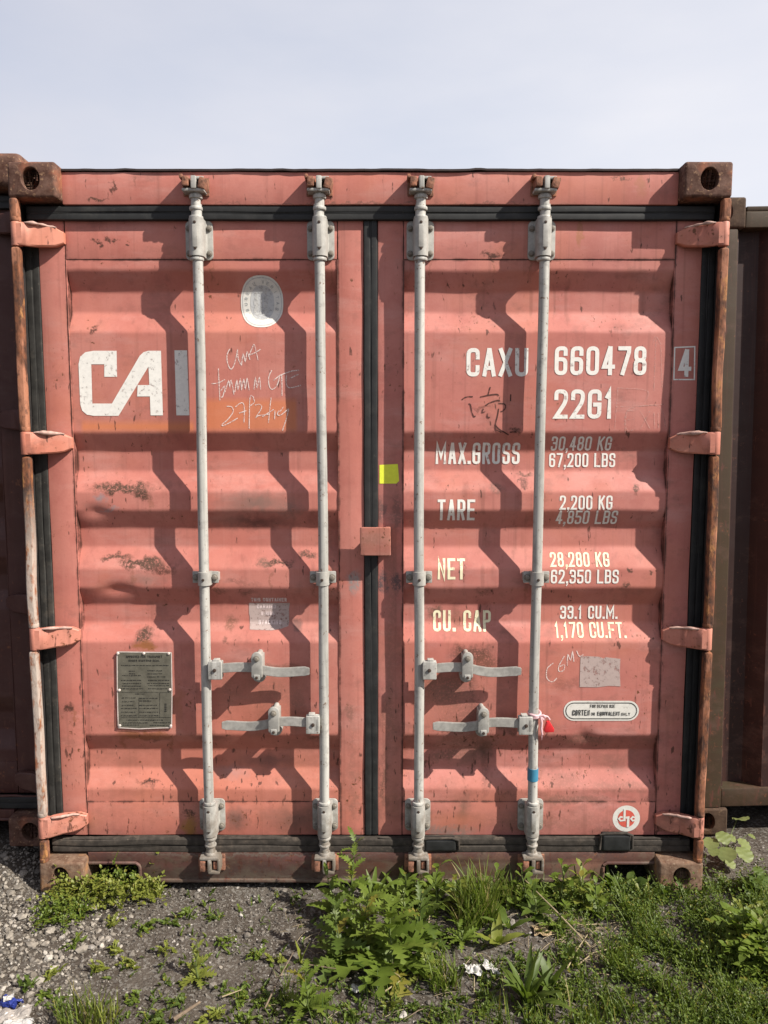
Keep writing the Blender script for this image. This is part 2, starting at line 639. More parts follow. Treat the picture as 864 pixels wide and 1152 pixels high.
def casting(name, sx, top, mat, parent):
    """hollow corner casting with oval openings in its end, outer side and top / bottom"""
    W, L, H = 0.162, 0.178, 0.118
    b = bmesh.new()
    bmesh.ops.create_cube(b, size=1)
    for v in b.verts:
        v.co = Vector((v.co.x * W, v.co.y * L + L / 2, v.co.z * H + H / 2))
    bmesh.ops.bevel(b, geom=b.edges[:], offset=0.010, segments=3, profile=0.5, affect='EDGES')
    zs = H * 0.52
    holes = [(Vector((0, -1, 0)), Vector((sx * 0.003, 0, zs)), Vector((1, 0, 0)), Vector((0, 0, 1)), .0305, .037),
             (Vector((sx, 0, 0)), Vector((sx * W / 2, L / 2, zs)), Vector((0, 1, 0)), Vector((0, 0, 1)), .038, .030),
             (Vector((0, 0, 1 if top else -1)), Vector((0, L / 2, H if top else 0)), Vector((1, 0, 0)), Vector((0, 1, 0)), .031, .055)]
    rims = set()
    for no, ce, ax, ay, ra, rb in holes:
        b.faces.ensure_lookup_table()
        b.normal_update()
        f = max((f for f in b.faces if f.normal.dot(no) > .99), key=lambda f: f.calc_area())
        es = list(f.edges)
        bmesh.ops.delete(b, geom=[f], context='FACES_ONLY')
        r = bmesh.ops.subdivide_edges(b, edges=es, cuts=7, use_grid_fill=False)
        outer = [e for e in b.edges if len(e.link_faces) == 1 and e not in rims]
        loops = []
        for depth, k in ((0, 1.06), (.003, 1.0), (.028, 1.0)):
            vs = [b.verts.new(ce - no * depth + ax * (ra * k * math.cos(2 * math.pi * i / 32)) + ay * (rb * k * math.sin(2 * math.pi * i / 32))) for i in range(32)]
            loops.append((vs, [b.edges.new((vs[i], vs[(i + 1) % 32])) for i in range(32)]))
        ang = lambda v: math.atan2((v.co - ce).dot(ay) / rb, (v.co - ce).dot(ax) / ra) % (2 * math.pi)
        ov = sorted({v for e in outer for v in e.verts}, key=ang)
        iv = sorted(loops[0][0], key=ang)
        no_, ni = len(ov), len(iv)
        i = j = 0
        while i < no_ or j < ni:                    # stitch the square outline to the oval, walking round by angle
            a_o = ang(ov[(i + 1) % no_]) + (2 * math.pi if i + 1 >= no_ else 0)
            a_i = ang(iv[(j + 1) % ni]) + (2 * math.pi if j + 1 >= ni else 0)
            if j >= ni or (i < no_ and a_o <= a_i):
                b.faces.new((ov[i % no_], ov[(i + 1) % no_], iv[j % ni]))
                i += 1
            else:
                b.faces.new((ov[i % no_], iv[(j + 1) % ni], iv[j % ni]))
                j += 1
        for (va, _), (vb, _) in zip(loops, loops[1:]):
            for i in range(32):
                b.faces.new((va[i], va[(i + 1) % 32], vb[(i + 1) % 32], vb[i]))
    for v in b.verts:
        q = v.co * 22 + Vector((sx * 3, top * 5, 0))
        v.co += Vector((noise.noise(q), noise.noise(q + Vector((9, 0, 0))), noise.noise(q + Vector((0, 9, 0))))) * .0014
    bmesh.ops.recalc_face_normals(b, faces=b.faces[:])
    mb = MB()
    mb._merge(b)
    o = mb.build(name, mat, parent, recalc=False, smooth=30)
    o.location = (sx * (HW - W / 2), 0, HT - H if top else 0)
    return o


ROD_X = (0.173, 0.595)
ROD_Y = 0.036
ROD_R = 0.0178
HINGE_Z = [2.357, 1.649, 0.952, 0.247]


def hinge_mesh(s, z):
    """blade from the post to the door edge, with its barrel"""
    h = 0.076
    out = []
    # plan profile of the blade (x, y front), slightly cranked
    prof = [(1.203, 0.000), (1.180, 0.002), (1.163, 0.016), (1.138, 0.030), (1.105, 0.040), (1.085, 0.050), (1.062, 0.062)]
    n = len(prof)
    b = bmesh.new()
    fr, bk = [], []
    for i, (x, y) in enumerate(prof):
        t = i / (n - 1)
        hh = h / 2 * (1.0 if t < 0.45 else 1 - 0.22 * (t - 0.45) / 0.55)
        if i == n - 1:
            hh *= 0.62
        if i == n - 2:
            hh *= 0.96
        fr.append([b.verts.new((s * x, y, z + k * hh)) for k in (-1, -.86, .86, 1)])
        bk.append([b.verts.new((s * x, min(A + .001, y + 0.022), z + k * hh)) for k in (-1, 1)])
        fr[-1][0].co.y += .004
        fr[-1][3].co.y += .004
    for i in range(n - 1):
        for k in range(3):
            b.faces.new((fr[i][k], fr[i + 1][k], fr[i + 1][k + 1], fr[i][k + 1]))
        b.faces.new((fr[i][3], fr[i + 1][3], bk[i + 1][1], bk[i][1]))
        b.faces.new((fr[i][0], fr[i + 1][0], bk[i + 1][0], bk[i][0]))
        b.faces.new((bk[i][0], bk[i + 1][0], bk[i + 1][1], bk[i][1]))
    b.faces.new(fr[-1] + [bk[-1][1], bk[-1][0]])
    b.faces.new(fr[0] + [bk[0][1], bk[0][0]])
    mb = MB()
    mb._merge(b)
    mb.cyl((s * 1.2025, 0.017, z - h / 2 - .002), (s * 1.2025, 0.017, z + h / 2 + .002), 0.0175, seg=20, bev=.003)
    return mb


def hinge_weld_mesh(s, z):
    """lumpy, paint-chipped weld along the top of a hinge blade"""
    mb = MB()
    h = .076
    n = 14
    pts, rad = [], []
    for i in range(n + 1):
        t = i / n
        x = 1.172 - .092 * t
        y = .010 + .040 * sstep(0, 1, t)
        zz = z + h / 2 * (1.0 if t < .3 else 1 - .16 * (t - .3) / .7) - .001
        pts.append((s * x, y + .004 * nz(x * 60, z), zz + .002 * nz(x * 80, z, 4)))
        rad.append(max(.0015, (.0022 + .0036 * math.sin(math.pi * t) ** .6) * (1 + .8 * nz(x * 45, z, 8))))
    mb.tube(pts, rad, 8)
    return mb


def post_mesh(s):
    """corner post: channel with a narrow rounded hinge bar along its outer edge, broken at each hinge"""
    mb = MB()
    x = lambda a, b: (min(s * a, s * b), max(s * a, s * b))
    mb.box(*x(1.2085, 1.2165), 0.028, 0.15, 0.118, HT - 0.118, .003, 2, 30, .0008)
    zs = [HT - 0.118] + [q for hz in HINGE_Z for q in (hz + .045, hz - .045)] + [0.118]
    for i in range(0, len(zs), 2):
        hi, lo = zs[i], zs[i + 1]
        mb.box(*x(1.1885, 1.2185), 0.001, 0.032, lo, hi, .011, 3, max(4, int((hi - lo) / .025)), .0045, seed=i + s)
        mb.cyl((s * 1.2035, 0.0165, lo - .004), (s * 1.2035, 0.0165, lo + .012), 0.0172, seg=16, bev=.003)
    return mb


def jamb_mesh(s):
    """dark steel channel behind the hinge bar that the side seal presses against"""
    mb = MB()
    x = lambda a, b: (min(s * a, s * b), max(s * a, s * b))
    mb.box(*x(1.2055, 1.2083), 0.030, 0.112, 0.1185, HT - 0.1185, .001, 2)
    mb.box(*x(1.120, 1.2083), 0.112, 0.150, 0.1185, HT - 0.1185, .002, 2)
    return mb


def header_mesh():
    mb = MB()
    mb.box(-1.058, 1.058, 0.056, 0.13, 2.4655, 2.574, .004, 2, 90, .0022, seed=4)
    mb.box(-1.12, 1.12, 0.113, 0.129, 2.36, 2.467, .002)
    return mb


def roof_mesh():
    """roof sheet: its front lip overhangs the header a little and is bent here and there"""
    mb = MB()
    xs = frange(-1.056, 1.056, 0.02)
    b = mb.bm
    rows = []
    for x in xs:
        d = nz(x * 6, 1.0) * .003 + (0.006 * max(0, nz(x * 15, 4.0)))
        rows.append([b.verts.new((x, .049 + d * .4, 2.5755 + d)), b.verts.new((x, .049 + d * .4, 2.582 + d)), b.verts.new((x, .12, 2.585)), b.verts.new((x, 6.0, 2.585)),
                     b.verts.new((x, .12, 2.5755))])
    for i in range(len(rows) - 1):
        p, q = rows[i], rows[i + 1]
        b.faces.new((p[0], q[0], q[1], p[1]))
        b.faces.new((p[1], q[1], q[2], p[2]))
        b.faces.new((p[2], q[2], q[3], p[3]))
        b.faces.new((p[0], q[0], q[4], p[4]))
    return mb


def sill_mesh():
    """bottom rail with the two arched pockets beside the corner castings"""
    zt, zb = 0.1265, 0.020
    pz = 0.090
    pts = [(1.058, zt), (-1.058, zt), (-1.058, pz), (-0.872, pz), (-0.862, pz - .010), (-0.862, zb), (0.862, zb), (0.862, pz - .010), (0.872, pz), (1.058, pz)]
    mb = MB()
    mb.prism(pts, 0.052, 0.135, 0.003)
    # rolled flange round the pockets and at the foot
    for s in (-1, 1):
        path = [(s * 1.056, pz - .003), (s * 0.880, pz - .003), (s * 0.868, pz - .012), (s * 0.8655, pz - .02), (s * 0.8655, zb)]
        mb.tube([(px, 0.053, pz_) for px, pz_ in path], .0065, 8)
    mb.box(-.86, .86, .044, .060, zb - .006, zb + .006, .003, 2, 60, .002)
    # floor cross piece seen dark behind the pockets
    mb.box(-1.056, 1.056, .30, .34, .03, .16, .003)
    return mb


def gasket_mesh(x0, x1, y, z0, z1, vertical=False):
    """extruded rubber lip seal: two rounded lips with a groove between"""
    mb = MB()
    if vertical:
        w = x1 - x0
        for a, b_, yy in ((0, .48, 0), (.42, .58, .0016), (.52, 1, .0006)):
            mb.box(x0 + a * w, x0 + b_ * w, y + yy, y + .03, z0, z1, .006, 3, 90, .0020, seed=a * 7 + x0)
    else:
        h = z1 - z0
        for a, b_, yy in ((0, .48, .002), (.42, .58, .003), (.52, 1, 0)):
            mb.box(x0, x1, y + yy, y + .032, z0 + a * h, z0 + b_ * h, .006, 3, 110, .0022 if z0 > 1 else .0042, seed=a * 9 + z0)
    return mb


def rod_mesh(x):
    mb = MB()
    rr = random.Random(int(abs(x) * 1000) + (3 if x < 0 else 0))
    # the long bar, very slightly bowed
    pts = []
    for z in frange(0.175, 2.460, 0.06):
        pts.append((x + 0.0030 * math.sin(z * 2.1 + x * 5) + 0.0008 * math.sin(z * 7 + x * 9), ROD_Y + 0.001 * math.sin(z * 3 + x), z))
    mb.tube(pts, ROD_R, 20)
    # collars
    for z0, z1, r in ((2.440, 2.452, .0225), (2.478, 2.492, .0225), (2.410, 2.421, .024), (2.272, 2.283, .0235), (.324, .336, .0225), (.190, .202, .0235), (.163, .172, .0215)):
        mb.cyl((x, ROD_Y, z0), (x, ROD_Y, z1), r, seg=20, bev=.003)
    # upper cam head
    mb.cyl((x, ROD_Y, 2.45), (x, ROD_Y, 2.505), .0165, seg=16)
    mb.box(x - .040, x + .036, .004, .052, 2.496, 2.506, .004)
    mb.box(x - .008, x + .010, -.002, .052, 2.503, 2.545, .004)
    mb.box(x - .010, x + .034, .006, .05, 2.536, 2.545, .003)
    # lower cam foot
    mb.cyl((x, ROD_Y, .14), (x, ROD_Y, .18), .0165, seg=16)
    mb.cyl((x, ROD_Y, .132), (x, ROD_Y, .142), .024, .020, seg=16, bev=.002)
    s = 1 if rr.random() > .4 else -1
    mb.box(x - .036, x + .036, .004, .05, .122, .133, .004)
    mb.box(x - .006, x + .008, .000, .05, .078, .125, .004)
    mb.box(x + .030, x + .040, .002, .05, .080, .125, .004)
    mb.box(x - .004, x + .038, .000, .05, .072, .083, .004)
    return mb


def keeper_mesh(x, top):
    """the two rusty lugs on the header / sill that hold a cam"""
    mb = MB()
    if top:
        mb.box(x - .046, x + .044, .050, .0565, 2.492, 2.552, .003)
        mb.box(x - .038, x - .016, -.004, .054, 2.510, 2.543, .005, 2, 4, .002, seed=x)
        mb.box(x + .018, x + .044, -.002, .054, 2.503, 2.540, .006, 2, 4, .003, rot=Matrix.Rotation(R(14), 3, 'Y'), seed=x + 1)
        mb.box(x - .048, x - .036, .002, .054, 2.538, 2.552, .004)
    else:
        mb.box(x - .05, x + .05, .044, .0525, .062, .124, .003)
        mb.box(x - .036, x - .014, .006, .05, .078, .120, .005, 2, 4, .003, seed=x)
        mb.box(x + .012, x + .028, .010, .05, .086, .118, .005, 2, 4, .003, seed=x + 1)
    return mb


def rod_bracket_mesh(x, z0, z1):
    """bearing: bolted plate with a half pipe over the rod"""
    mb = MB()
    w = .0475
    zc, h = (z0 + z1) / 2, (z1 - z0) / 2
    r = .016
    poly = []
    for cx, cz, a0 in ((w - r, h - r, 0), (-w + r, h - r, 90), (-w + r, -h + r, 180), (w - r, -h + r, 270)):
        for k in range(5):
            a = R(a0 + 22.5 * k)
            poly.append((x + cx + r * math.cos(a), zc + cz + r * math.sin(a)))
    mb.prism(poly, A - .0075, A - .0004, .002)
    # half pipe
    n = 16
    b = bmesh.new()
    R0 = .0255
    sec = [(x - R0 - .004, A - .0065), (x - R0, A - .012), (x - R0, ROD_Y)] + [(x - R0 * math.cos(math.pi * k / n), ROD_Y - R0 * math.sin(math.pi * k / n)) for k in range(1, n)] + [(x + R0, ROD_Y), (x + R0, A - .012), (x + R0 + .004, A - .0065)]
    lo = [b.verts.new((p[0], p[1], z0 + .004)) for p in sec]
    hi = [b.verts.new((p[0], p[1], z1 - .004)) for p in sec]
    for k in range(len(sec) - 1):
        b.faces.new((lo[k], lo[k + 1], hi[k + 1], hi[k]))
    b.faces.new(hi)
    b.faces.new(list(reversed(lo)))
    mb._merge(b)
    mb.box(x - .009, x + .009, ROD_Y - R0 - .003, ROD_Y - R0 + .004, zc - h * .55, zc + h * .6, .003)
    return mb


def bolt_mesh(r=.0075):
    """hexagon bolt head on a washer, facing -y"""
    mb = MB()
    mb.cyl((0, -.012, 0), (0, 0, 0), r, seg=6, bev=.0015)
    mb.cyl((0, -.0045, 0), (0, .001, 0), r * 1.4, seg=16, bev=.001)
    return mb


def guide_mesh(x, s):
    """mid-height strap that keeps the rod against the door"""
    mb = MB()
    zc, h = 1.169, .0215
    mb.box(x - .047, x - .019, A - .030, A - .022, zc - h, zc + h, .004)
    mb.box(x + .019, x + .047, A - .030, A - .022, zc - h, zc + h, .004)
    for sx in (-1, 1):
        x0 = x + sx * .034
        mb.box(x0 - .012, x0 + .012, A - .022, surf(x0, zc) + .003, zc - h * .7, zc + h * .7, .002)
    b = bmesh.new()
    n = 14
    R0 = .0235
    sec = [(x - .024, A - .024), (x - R0, ROD_Y)] + [(x - R0 * math.cos(math.pi * k / n), ROD_Y - R0 * math.sin(math.pi * k / n)) for k in range(1, n)] + [(x + R0, ROD_Y), (x + .024, A - .024)]
    lo = [b.verts.new((p[0], p[1], zc - h - .004)) for p in sec]
    hi = [b.verts.new((p[0], p[1], zc + h + .001)) for p in sec]
    for k in range(len(sec) - 1):
        b.faces.new((lo[k], lo[k + 1], hi[k + 1], hi[k]))
    b.faces.new(hi)
    b.faces.new(list(reversed(lo)))
    mb._merge(b)
    return mb


def bar_mesh(pts, h, th):
    """flat bar following (x, y, z) points, upright cross section h x th"""
    b = bmesh.new()
    rings = []
    for i, p in enumerate(pts):
        hh = h / 2 * (0.72 if i in (0, len(pts) - 1) else 1.0)
        rings.append([b.verts.new((p[0], p[1] - th / 2, p[2] - hh)), b.verts.new((p[0], p[1] - th / 2, p[2] + hh)),
                      b.verts.new((p[0], p[1] + th / 2, p[2] + hh)), b.verts.new((p[0], p[1] + th / 2, p[2] - hh))])
    for i in range(len(rings) - 1):
        for k in range(4):
            b.faces.new((rings[i][k], rings[i][(k + 1) % 4], rings[i + 1][(k + 1) % 4], rings[i + 1][k]))
    b.faces.new(rings[0])
    b.faces.new(list(reversed(rings[-1])))
    bmesh.ops.recalc_face_normals(b, faces=b.faces[:])
    bmesh.ops.bevel(b, geom=[e for e in b.edges if e.calc_face_angle(0) > R(40)], offset=.0018, segments=2, affect='EDGES')
    return b


def handle_mesh(rx, d, z, L):
    """locking handle: jaw on the rod at rx, bar reaching L metres towards d; returns bar and jaw"""
    pts = []
    n = 18
    for i in range(n + 1):
        t = i / n
        x = rx + d * (.050 + (L - .050) * t)
        zz = z + .003 - .017 * sstep(.34, .70, t) + .005 * sstep(.72, 1, t) + .005 * math.sin(min(1, t / .5) * math.pi)
        y = .016 + .010 * sstep(.45, .75, t) - .004 * sstep(.85, 1, t)
        pts.append((x, y, zz))
    m = MB()
    m._merge(bar_mesh(pts, .034, .009))
    return m


def jaw_mesh(rx, d, z):
    m = MB()
    x0, x1 = rx + d * .012, rx + d * .062
    m.box(min(x0, x1), max(x0, x1), .002, .012, z - .035, z + .032, .008, 3)
    m.box(min(x0, x1), max(x0, x1), .024, .034, z - .033, z + .030, .008, 3)
    m.box(min(rx + d * .012, rx + d * .03), max(rx + d * .012, rx + d * .03), .002, .034, z - .026, z + .024, .004)
    m.box(min(rx + d * .030, rx + d * .052), max(rx + d * .030, rx + d * .052), .004, .030, z + .030, z + .038, .002)
    return m


def catch_mesh(x, z):
    """pivoting retainer the handle drops behind"""
    m = MB()
    n = 10
    w = .0195
    poly = [(x + w * math.cos(math.pi * k / n), z + .048 + w * math.sin(math.pi * k / n)) for k in range(n + 1)] + [(x - w, z - .022), (x - w + .004, z - .026), (x + w - .004, z - .026), (x + w, z - .022)]
    m.prism(poly, -.004, .004, .002)
    y = surf(x, z + .05)
    m.cyl((x, .004, z + .045), (x, y, z + .045), .010, seg=14)
    m.box(x - .018, x - .010, -.003, .05, z - .028, z + .030, .003)
    # round back plate under the bar
    m.cyl((x, y - .040, z - .034), (x, surf(x, z - .034), z - .034), .024, seg=24, bev=.004)
    m.cyl((x, y - .046, z - .038), (x, y - .038, z - .038), .013, seg=20, bev=.003)
    m.box(x - .016, x + .016, .028, y, z - .04, z + .045, .004)
    # hasp
    m.box(x - .011, x + .011, -.007, .02, z - .034, z - .014, .003)
    return m


def bar_hole_mesh(rx, d, z):
    m = MB()
    m.cyl((rx + d * .036, -.001, z), (rx + d * .036, .004, z), .0062, seg=10, bev=.001)
    return m


def body_parts(root, paint, dark):
    """side walls, far end and floor so that the box is whole"""
    for s in (-1, 1):
        b = MB()
        b.box(min(s * 1.150, s * 1.2145), max(s * 1.150, s * 1.2145), .15, 6.0, 2.50, 2.583, .003)
        b.box(min(s * 1.150, s * 1.2145), max(s * 1.150, s * 1.2145), .15, 6.0, .02, .16, .003)
        bm = b.bm
        pts, y = [], .15
        while y < 5.98:
            for dx, dy in ((.0, .072), (.0, .068), (.036, .072), (.036, .068)):
                pts.append((s * (1.205 - dx), y))
                y += dy
        pts = [p for p in pts if p[1] < 6.0] + [(s * 1.205, 6.0)]
        lo = [bm.verts.new((p[0], p[1], .16)) for p in pts]
        hi = [bm.verts.new((p[0], p[1], 2.50)) for p in pts]
        for i in range(len(pts) - 1):
            bm.faces.new((lo[i], lo[i + 1], hi[i + 1], hi[i]))
        b.build('side_wall', paint, root, recalc=False, smooth=0)
    e = MB()
    e.box(-1.21, 1.21, 6.0, 6.058, .02, 2.583, .004)
    e.build('end_wall', paint, root)
    fl = MB()
    fl.box(-1.15, 1.15, .14, 6.0, .14, .17, .002)
    fl.build('floor', dark, root)

# ------------------------------------------------------------------ stencilled lettering
G = {
    'O': [('c', [(0, 0, 1), (1, 0, 1), (1, 1, 1), (0, 1, 1)])],
    '1': [('o', [(.12, .80), (.55, 1), (.55, 0)])],
    '2': [('o', [(0, .74), (0, 1, 1), (1, 1, 1), (1, .60, 1), (0, 0), (1, 0)])],
    '3': [('o', [(0, .8), (0, 1, 1), (1, 1, 1), (1, .54, 1), (.35, .54)]), ('o', [(.6, .52), (1, .52, 1), (1, 0, 1), (0, 0, 1), (0, .2)])],
    '4': [('o', [(.70, 0), (.70, 1)]), ('o', [(.62, 1), (0, .26), (1.02, .26)])],
    '5': [('o', [(1, 1), (.02, 1), (0, .57), (1, .57, 1), (1, 0, 1), (0, 0, 1), (0, .2)])],
    '6': [('o', [(1, .78), (1, 1, 1), (0, 1, 1), (0, 0, 1), (1, 0, 1), (1, .56, 1), (.1, .56)])],
    '7': [('o', [(0, 1), (1, 1), (1, .86), (.34, 0)])],
    '8': [('c', [(0, 0, 1), (1, 0, 1), (1, .52, 1), (0, .52, 1)]), ('c', [(.04, .52, 1), (.96, .52, 1), (.96, 1, 1), (.04, 1, 1)])],
    '9': [('o', [(0, .22), (0, 0, 1), (1, 0, 1), (1, 1, 1), (0, 1, 1), (0, .44, 1), (.9, .44)])],
    'A': [('o', [(0, 0), (.46, 1), (.54, 1), (1, 0)]), ('o', [(.2, .27), (.8, .27)])],
    'B': [('o', [(0, 0), (0, 1), (1, 1, 1), (1, .53, 1), (.1, .53)]), ('o', [(.5, .53), (1, .53, 1), (1, 0, 1), (.1, 0)])],
    'C': [('o', [(1, .70), (1, 1, 1), (0, 1, 1), (0, 0, 1), (1, 0, 1), (1, .30)])],
    'D': [('c', [(0, 0), (1, 0, 1), (1, 1, 1), (0, 1)])],
    'E': [('o', [(1, 1), (0, 1), (0, 0), (1, 0)]), ('o', [(.1, .52), (.85, .52)])],
    'F': [('o', [(1, 1), (0, 1), (0, 0)]), ('o', [(.1, .52), (.85, .52)])],
    'G': [('o', [(1, .72), (1, 1, 1), (0, 1, 1), (0, 0, 1), (1, 0, 1), (1, .48), (.55, .48)])],
    'H': [('o', [(0, 0), (0, 1)]), ('o', [(1, 0), (1, 1)]), ('o', [(.1, .52), (.9, .52)])],
    'I': [('o', [(.5, 0), (.5, 1)])],
    'K': [('o', [(0, 0), (0, 1)]), ('o', [(1, 1), (.08, .45)]), ('o', [(.35, .62), (1, 0)])],
    'L': [('o', [(0, 1), (0, 0), (1, 0)])],
    'M': [('o', [(0, 0), (0, 1), (.5, .30), (1, 1), (1, 0)])],
    'N': [('o', [(0, 0), (0, 1), (1, 0), (1, 1)])],
    'P': [('o', [(0, 0), (0, 1), (1, 1, 1), (1, .46, 1), (.1, .46)])],
    'R': [('o', [(0, 0), (0, 1), (1, 1, 1), (1, .48, 1), (.1, .48)]), ('o', [(.5, .48), (1, 0)])],
    'S': [('o', [(1, .75), (1, 1, 1), (0, 1, 1), (0, .54, 1), (1, .50, 1), (1, 0, 1), (0, 0, 1), (0, .25)])],
    'T': [('o', [(0, 1), (1, 1)]), ('o', [(.5, .95), (.5, 0)])],
    'U': [('o', [(0, 1), (0, 0, 1), (1, 0, 1), (1, 1)])],
    'V': [('o', [(0, 1), (.46, 0), (.54, 0), (1, 1)])],
    'X': [('o', [(0, 0), (1, 1)]), ('o', [(0, 1), (1, 0)])],
    'Y': [('o', [(0, 1), (.5, .48), (1, 1)]), ('o', [(.5, .46), (.5, 0)])],
    'Q': [('c', [(0, 0, 1), (1, 0, 1), (1, 1, 1), (0, 1, 1)]), ('o', [(.6, .3), (1.05, -.1)])],
    'c': [('o', [(1, .46), (1, .62, 1), (0, .62, 1), (0, 0, 1), (1, 0, 1), (1, .16)])],
}
G['0'] = G['O']


def round_path(pts, rad, closed):
    out = []
    n = len(pts)
    for i, p in enumerate(pts):
        if p[2] and (closed or 0 < i < n - 1):
            a, b = pts[(i - 1) % n], pts[(i + 1) % n]
            P, Aa, Bb = Vector(p[:2]), Vector(a[:2]), Vector(b[:2])
            d1, d2 = Aa - P, Bb - P
            r = min(rad, d1.length * .49, d2.length * .49)
            p1, p2 = P + d1.normalized() * r, P + d2.normalized() * r
            for k in range(7):
                t = k / 6
                out.append(((1 - t) ** 2 * p1 + 2 * t * (1 - t) * P * 1.0 + t * t * p2))
        else:
            out.append(Vector(p[:2]))
    return out


def ribbon(path, w, closed=False):
    """list of quads along a path"""
    n = len(path)
    L, Rr = [], []
    for i in range(n):
        p = path[i]
        a = path[(i - 1) % n] if (closed or i) else None
        c = path[(i + 1) % n] if (closed or i < n - 1) else None
        d1 = (p - a).normalized() if a is not None and (p - a).length > 1e-9 else None
        d2 = (c - p).normalized() if c is not None and (c - p).length > 1e-9 else None
        if d1 is None:
            d1 = d2
        if d2 is None:
            d2 = d1
        n1, n2 = Vector((-d1.y, d1.x)), Vector((-d2.y, d2.x))
        m = (n1 + n2)
        if m.length < 0.2:
            m = n1
        m.normalize()
        k = w / 2 / max(0.35, m.dot(n1))
        L.append(p + m * k)
        Rr.append(p - m * k)
    q = []
    for i in range(n if closed else n - 1):
        j = (i + 1) % n
        q.append([tuple(L[i]), tuple(L[j]), tuple(Rr[j]), tuple(Rr[i])])
    return q


def glyph(ch, x, z, w, h, s):
    """strokes of one character: lists of quads, one list per stroke"""
    out = []
    for kind, pts in G.get(ch, []):
        P = [(x + s / 2 + p[0] * (w - s), z + s / 2 + p[1] * (h - s), p[2] if len(p) > 2 else 0) for p in pts]
        path = round_path(P, min(w, h) * .42, kind == 'c')
        if kind == 'o' and len(path) > 1:            # strokes end square, half a stroke width past the centre line
            path[0] = path[0] + (path[0] - path[1]).normalized() * s * .5
            path[-1] = path[-1] + (path[-1] - path[-2]).normalized() * s * .5
        out.append(ribbon(path, s, kind == 'c'))
    return out


def text_strokes(txt, x0, x1, z0, z1, s):
    """text fitted between x0 and x1, z0 and z1"""
    adv = {'.': .45, ',': .45, ' ': .62, 'I': .5, '1': .72, 'M': 1.28, '-': .7}
    tot = sum(adv.get(c, 1.0) for c in txt)
    h = z1 - z0
    # cell pitch p, glyph width = p - gap
    gap = s * 0.75
    p = (x1 - x0 + gap) / tot
    out = []
    x = x0
    for c in txt:
        a = adv.get(c, 1.0) * p
        w = a - gap
        if c in '.,':
            d = s * .62
            xc = x + w / 2
            out.append([[(xc - d, z0), (xc + d, z0), (xc + d, z0 + 2 * d), (xc - d, z0 + 2 * d)]])
            if c == ',':
                out.append([[(xc, z0 - .001), (xc + d, z0 - .001), (xc - d * .2, z0 - 2.2 * d), (xc - d, z0 - 2.2 * d)]])
        elif c == '-':
            out.append([[(x, z0 + h * .45), (x + w, z0 + h * .45), (x + w, z0 + h * .45 + s), (x, z0 + h * .45 + s)]])
        elif c == 'I':
            out += glyph(c, x + w / 2 - s, z0, 2 * s, h, s)
        elif c != ' ':
            out += glyph(c, x, z0, w, h, s)
        x += a
    return out


def decal(name, strokes, mat, parent, lift=0.0010, fn=None, step=0.03):
    """strokes: list of lists of (x, z) polygons, laid on the door surface; each stroke a hair above the last"""
    fn = fn or surf
    mb = MB()
    for si, polys in enumerate(strokes):
        b = bmesh.new()
        cache = {}

        def vert(p):
            key = (round(p[0], 5), round(p[1], 5))
            if key not in cache:
                cache[key] = b.verts.new((p[0], 0, p[1]))
            return cache[key]
        for poly in polys:
            vs = []
            for p in poly:
                v = vert(p)
                if v not in vs:
                    vs.append(v)
            if len(vs) > 2:
                try:
                    b.faces.new(vs)
                except ValueError:
                    pass
        for f in b.faces:
            f.normal_update()
        big = [f for f in b.faces if len(f.verts) > 4]
        if big:
            bmesh.ops.triangulate(b, faces=big)
        xs = [v.co.x for v in b.verts]
        zs = [v.co.z for v in b.verts]
        if not xs:
            b.free()
            continue
        if step:
            cuts = [z + d for z in BREAKS + [SEAM_B, SEAM_T] for d in (-.006, 0, .006)] + [i * step for i in range(int(min(zs) / step), int(max(zs) / step) + 2)]
            for z in cuts:
                if min(zs) < z < max(zs):
                    bmesh.ops.bisect_plane(b, geom=b.verts[:] + b.edges[:] + b.faces[:], plane_co=(0, 0, z), plane_no=(0, 0, 1), dist=1e-5)
            for i in range(int(math.floor(min(xs) / step)), int(max(xs) / step) + 2):
                if min(xs) < i * step < max(xs):
                    bmesh.ops.bisect_plane(b, geom=b.verts[:] + b.edges[:] + b.faces[:], plane_co=(i * step, 0, 0), plane_no=(1, 0, 0), dist=1e-5)
        for v in b.verts:
            v.co.y = fn(v.co.x, v.co.z) - lift - 0.00012 * (si % 7)
        bmesh.ops.recalc_face_normals(b, faces=b.faces[:])
        for f in b.faces:
            f.normal_update()
            if f.normal.y > 0:
                f.normal_flip()
        mb._merge(b)
    return mb.build(name, mat, parent, smooth=0, recalc=False)


def pxtext(txt, u0, u1, v0, v1, s_px):
    """lettering measured on the photo, carried over to the door face"""
    x0, z1 = pt(u0, v0, A)
    x1, z0 = pt(u1, v1, A)
    return text_strokes(txt, x0, x1, z0, z1, s_px * (x1 - x0) / (u1 - u0))


def pxpoly(pts, ox=0, oy=0, k=1.0, Y=A):
    return [pt(ox + p[0] / k, oy + p[1] / k, Y) for p in pts]


def pxline(lines, ox, oy, k, w_px):
    out = []
    for ln in lines:
        P = [Vector(p) for p in pxpoly(ln, ox, oy, k)]
        # smooth the hand-drawn line
        Q = []
        for i in range(len(P) - 1):
            p0, p1, p2, p3 = P[max(0, i - 1)], P[i], P[i + 1], P[min(len(P) - 1, i + 2)]
            for j in range(4):
                t = j / 4
                Q.append(0.5 * ((2 * p1) + (p2 - p0) * t + (2 * p0 - 5 * p1 + 4 * p2 - p3) * t * t + (3 * p1 - p0 - 3 * p2 + p3) * t ** 3))
        Q.append(P[-1])
        out.append(ribbon(Q, w_px * 0.0031))
    return out


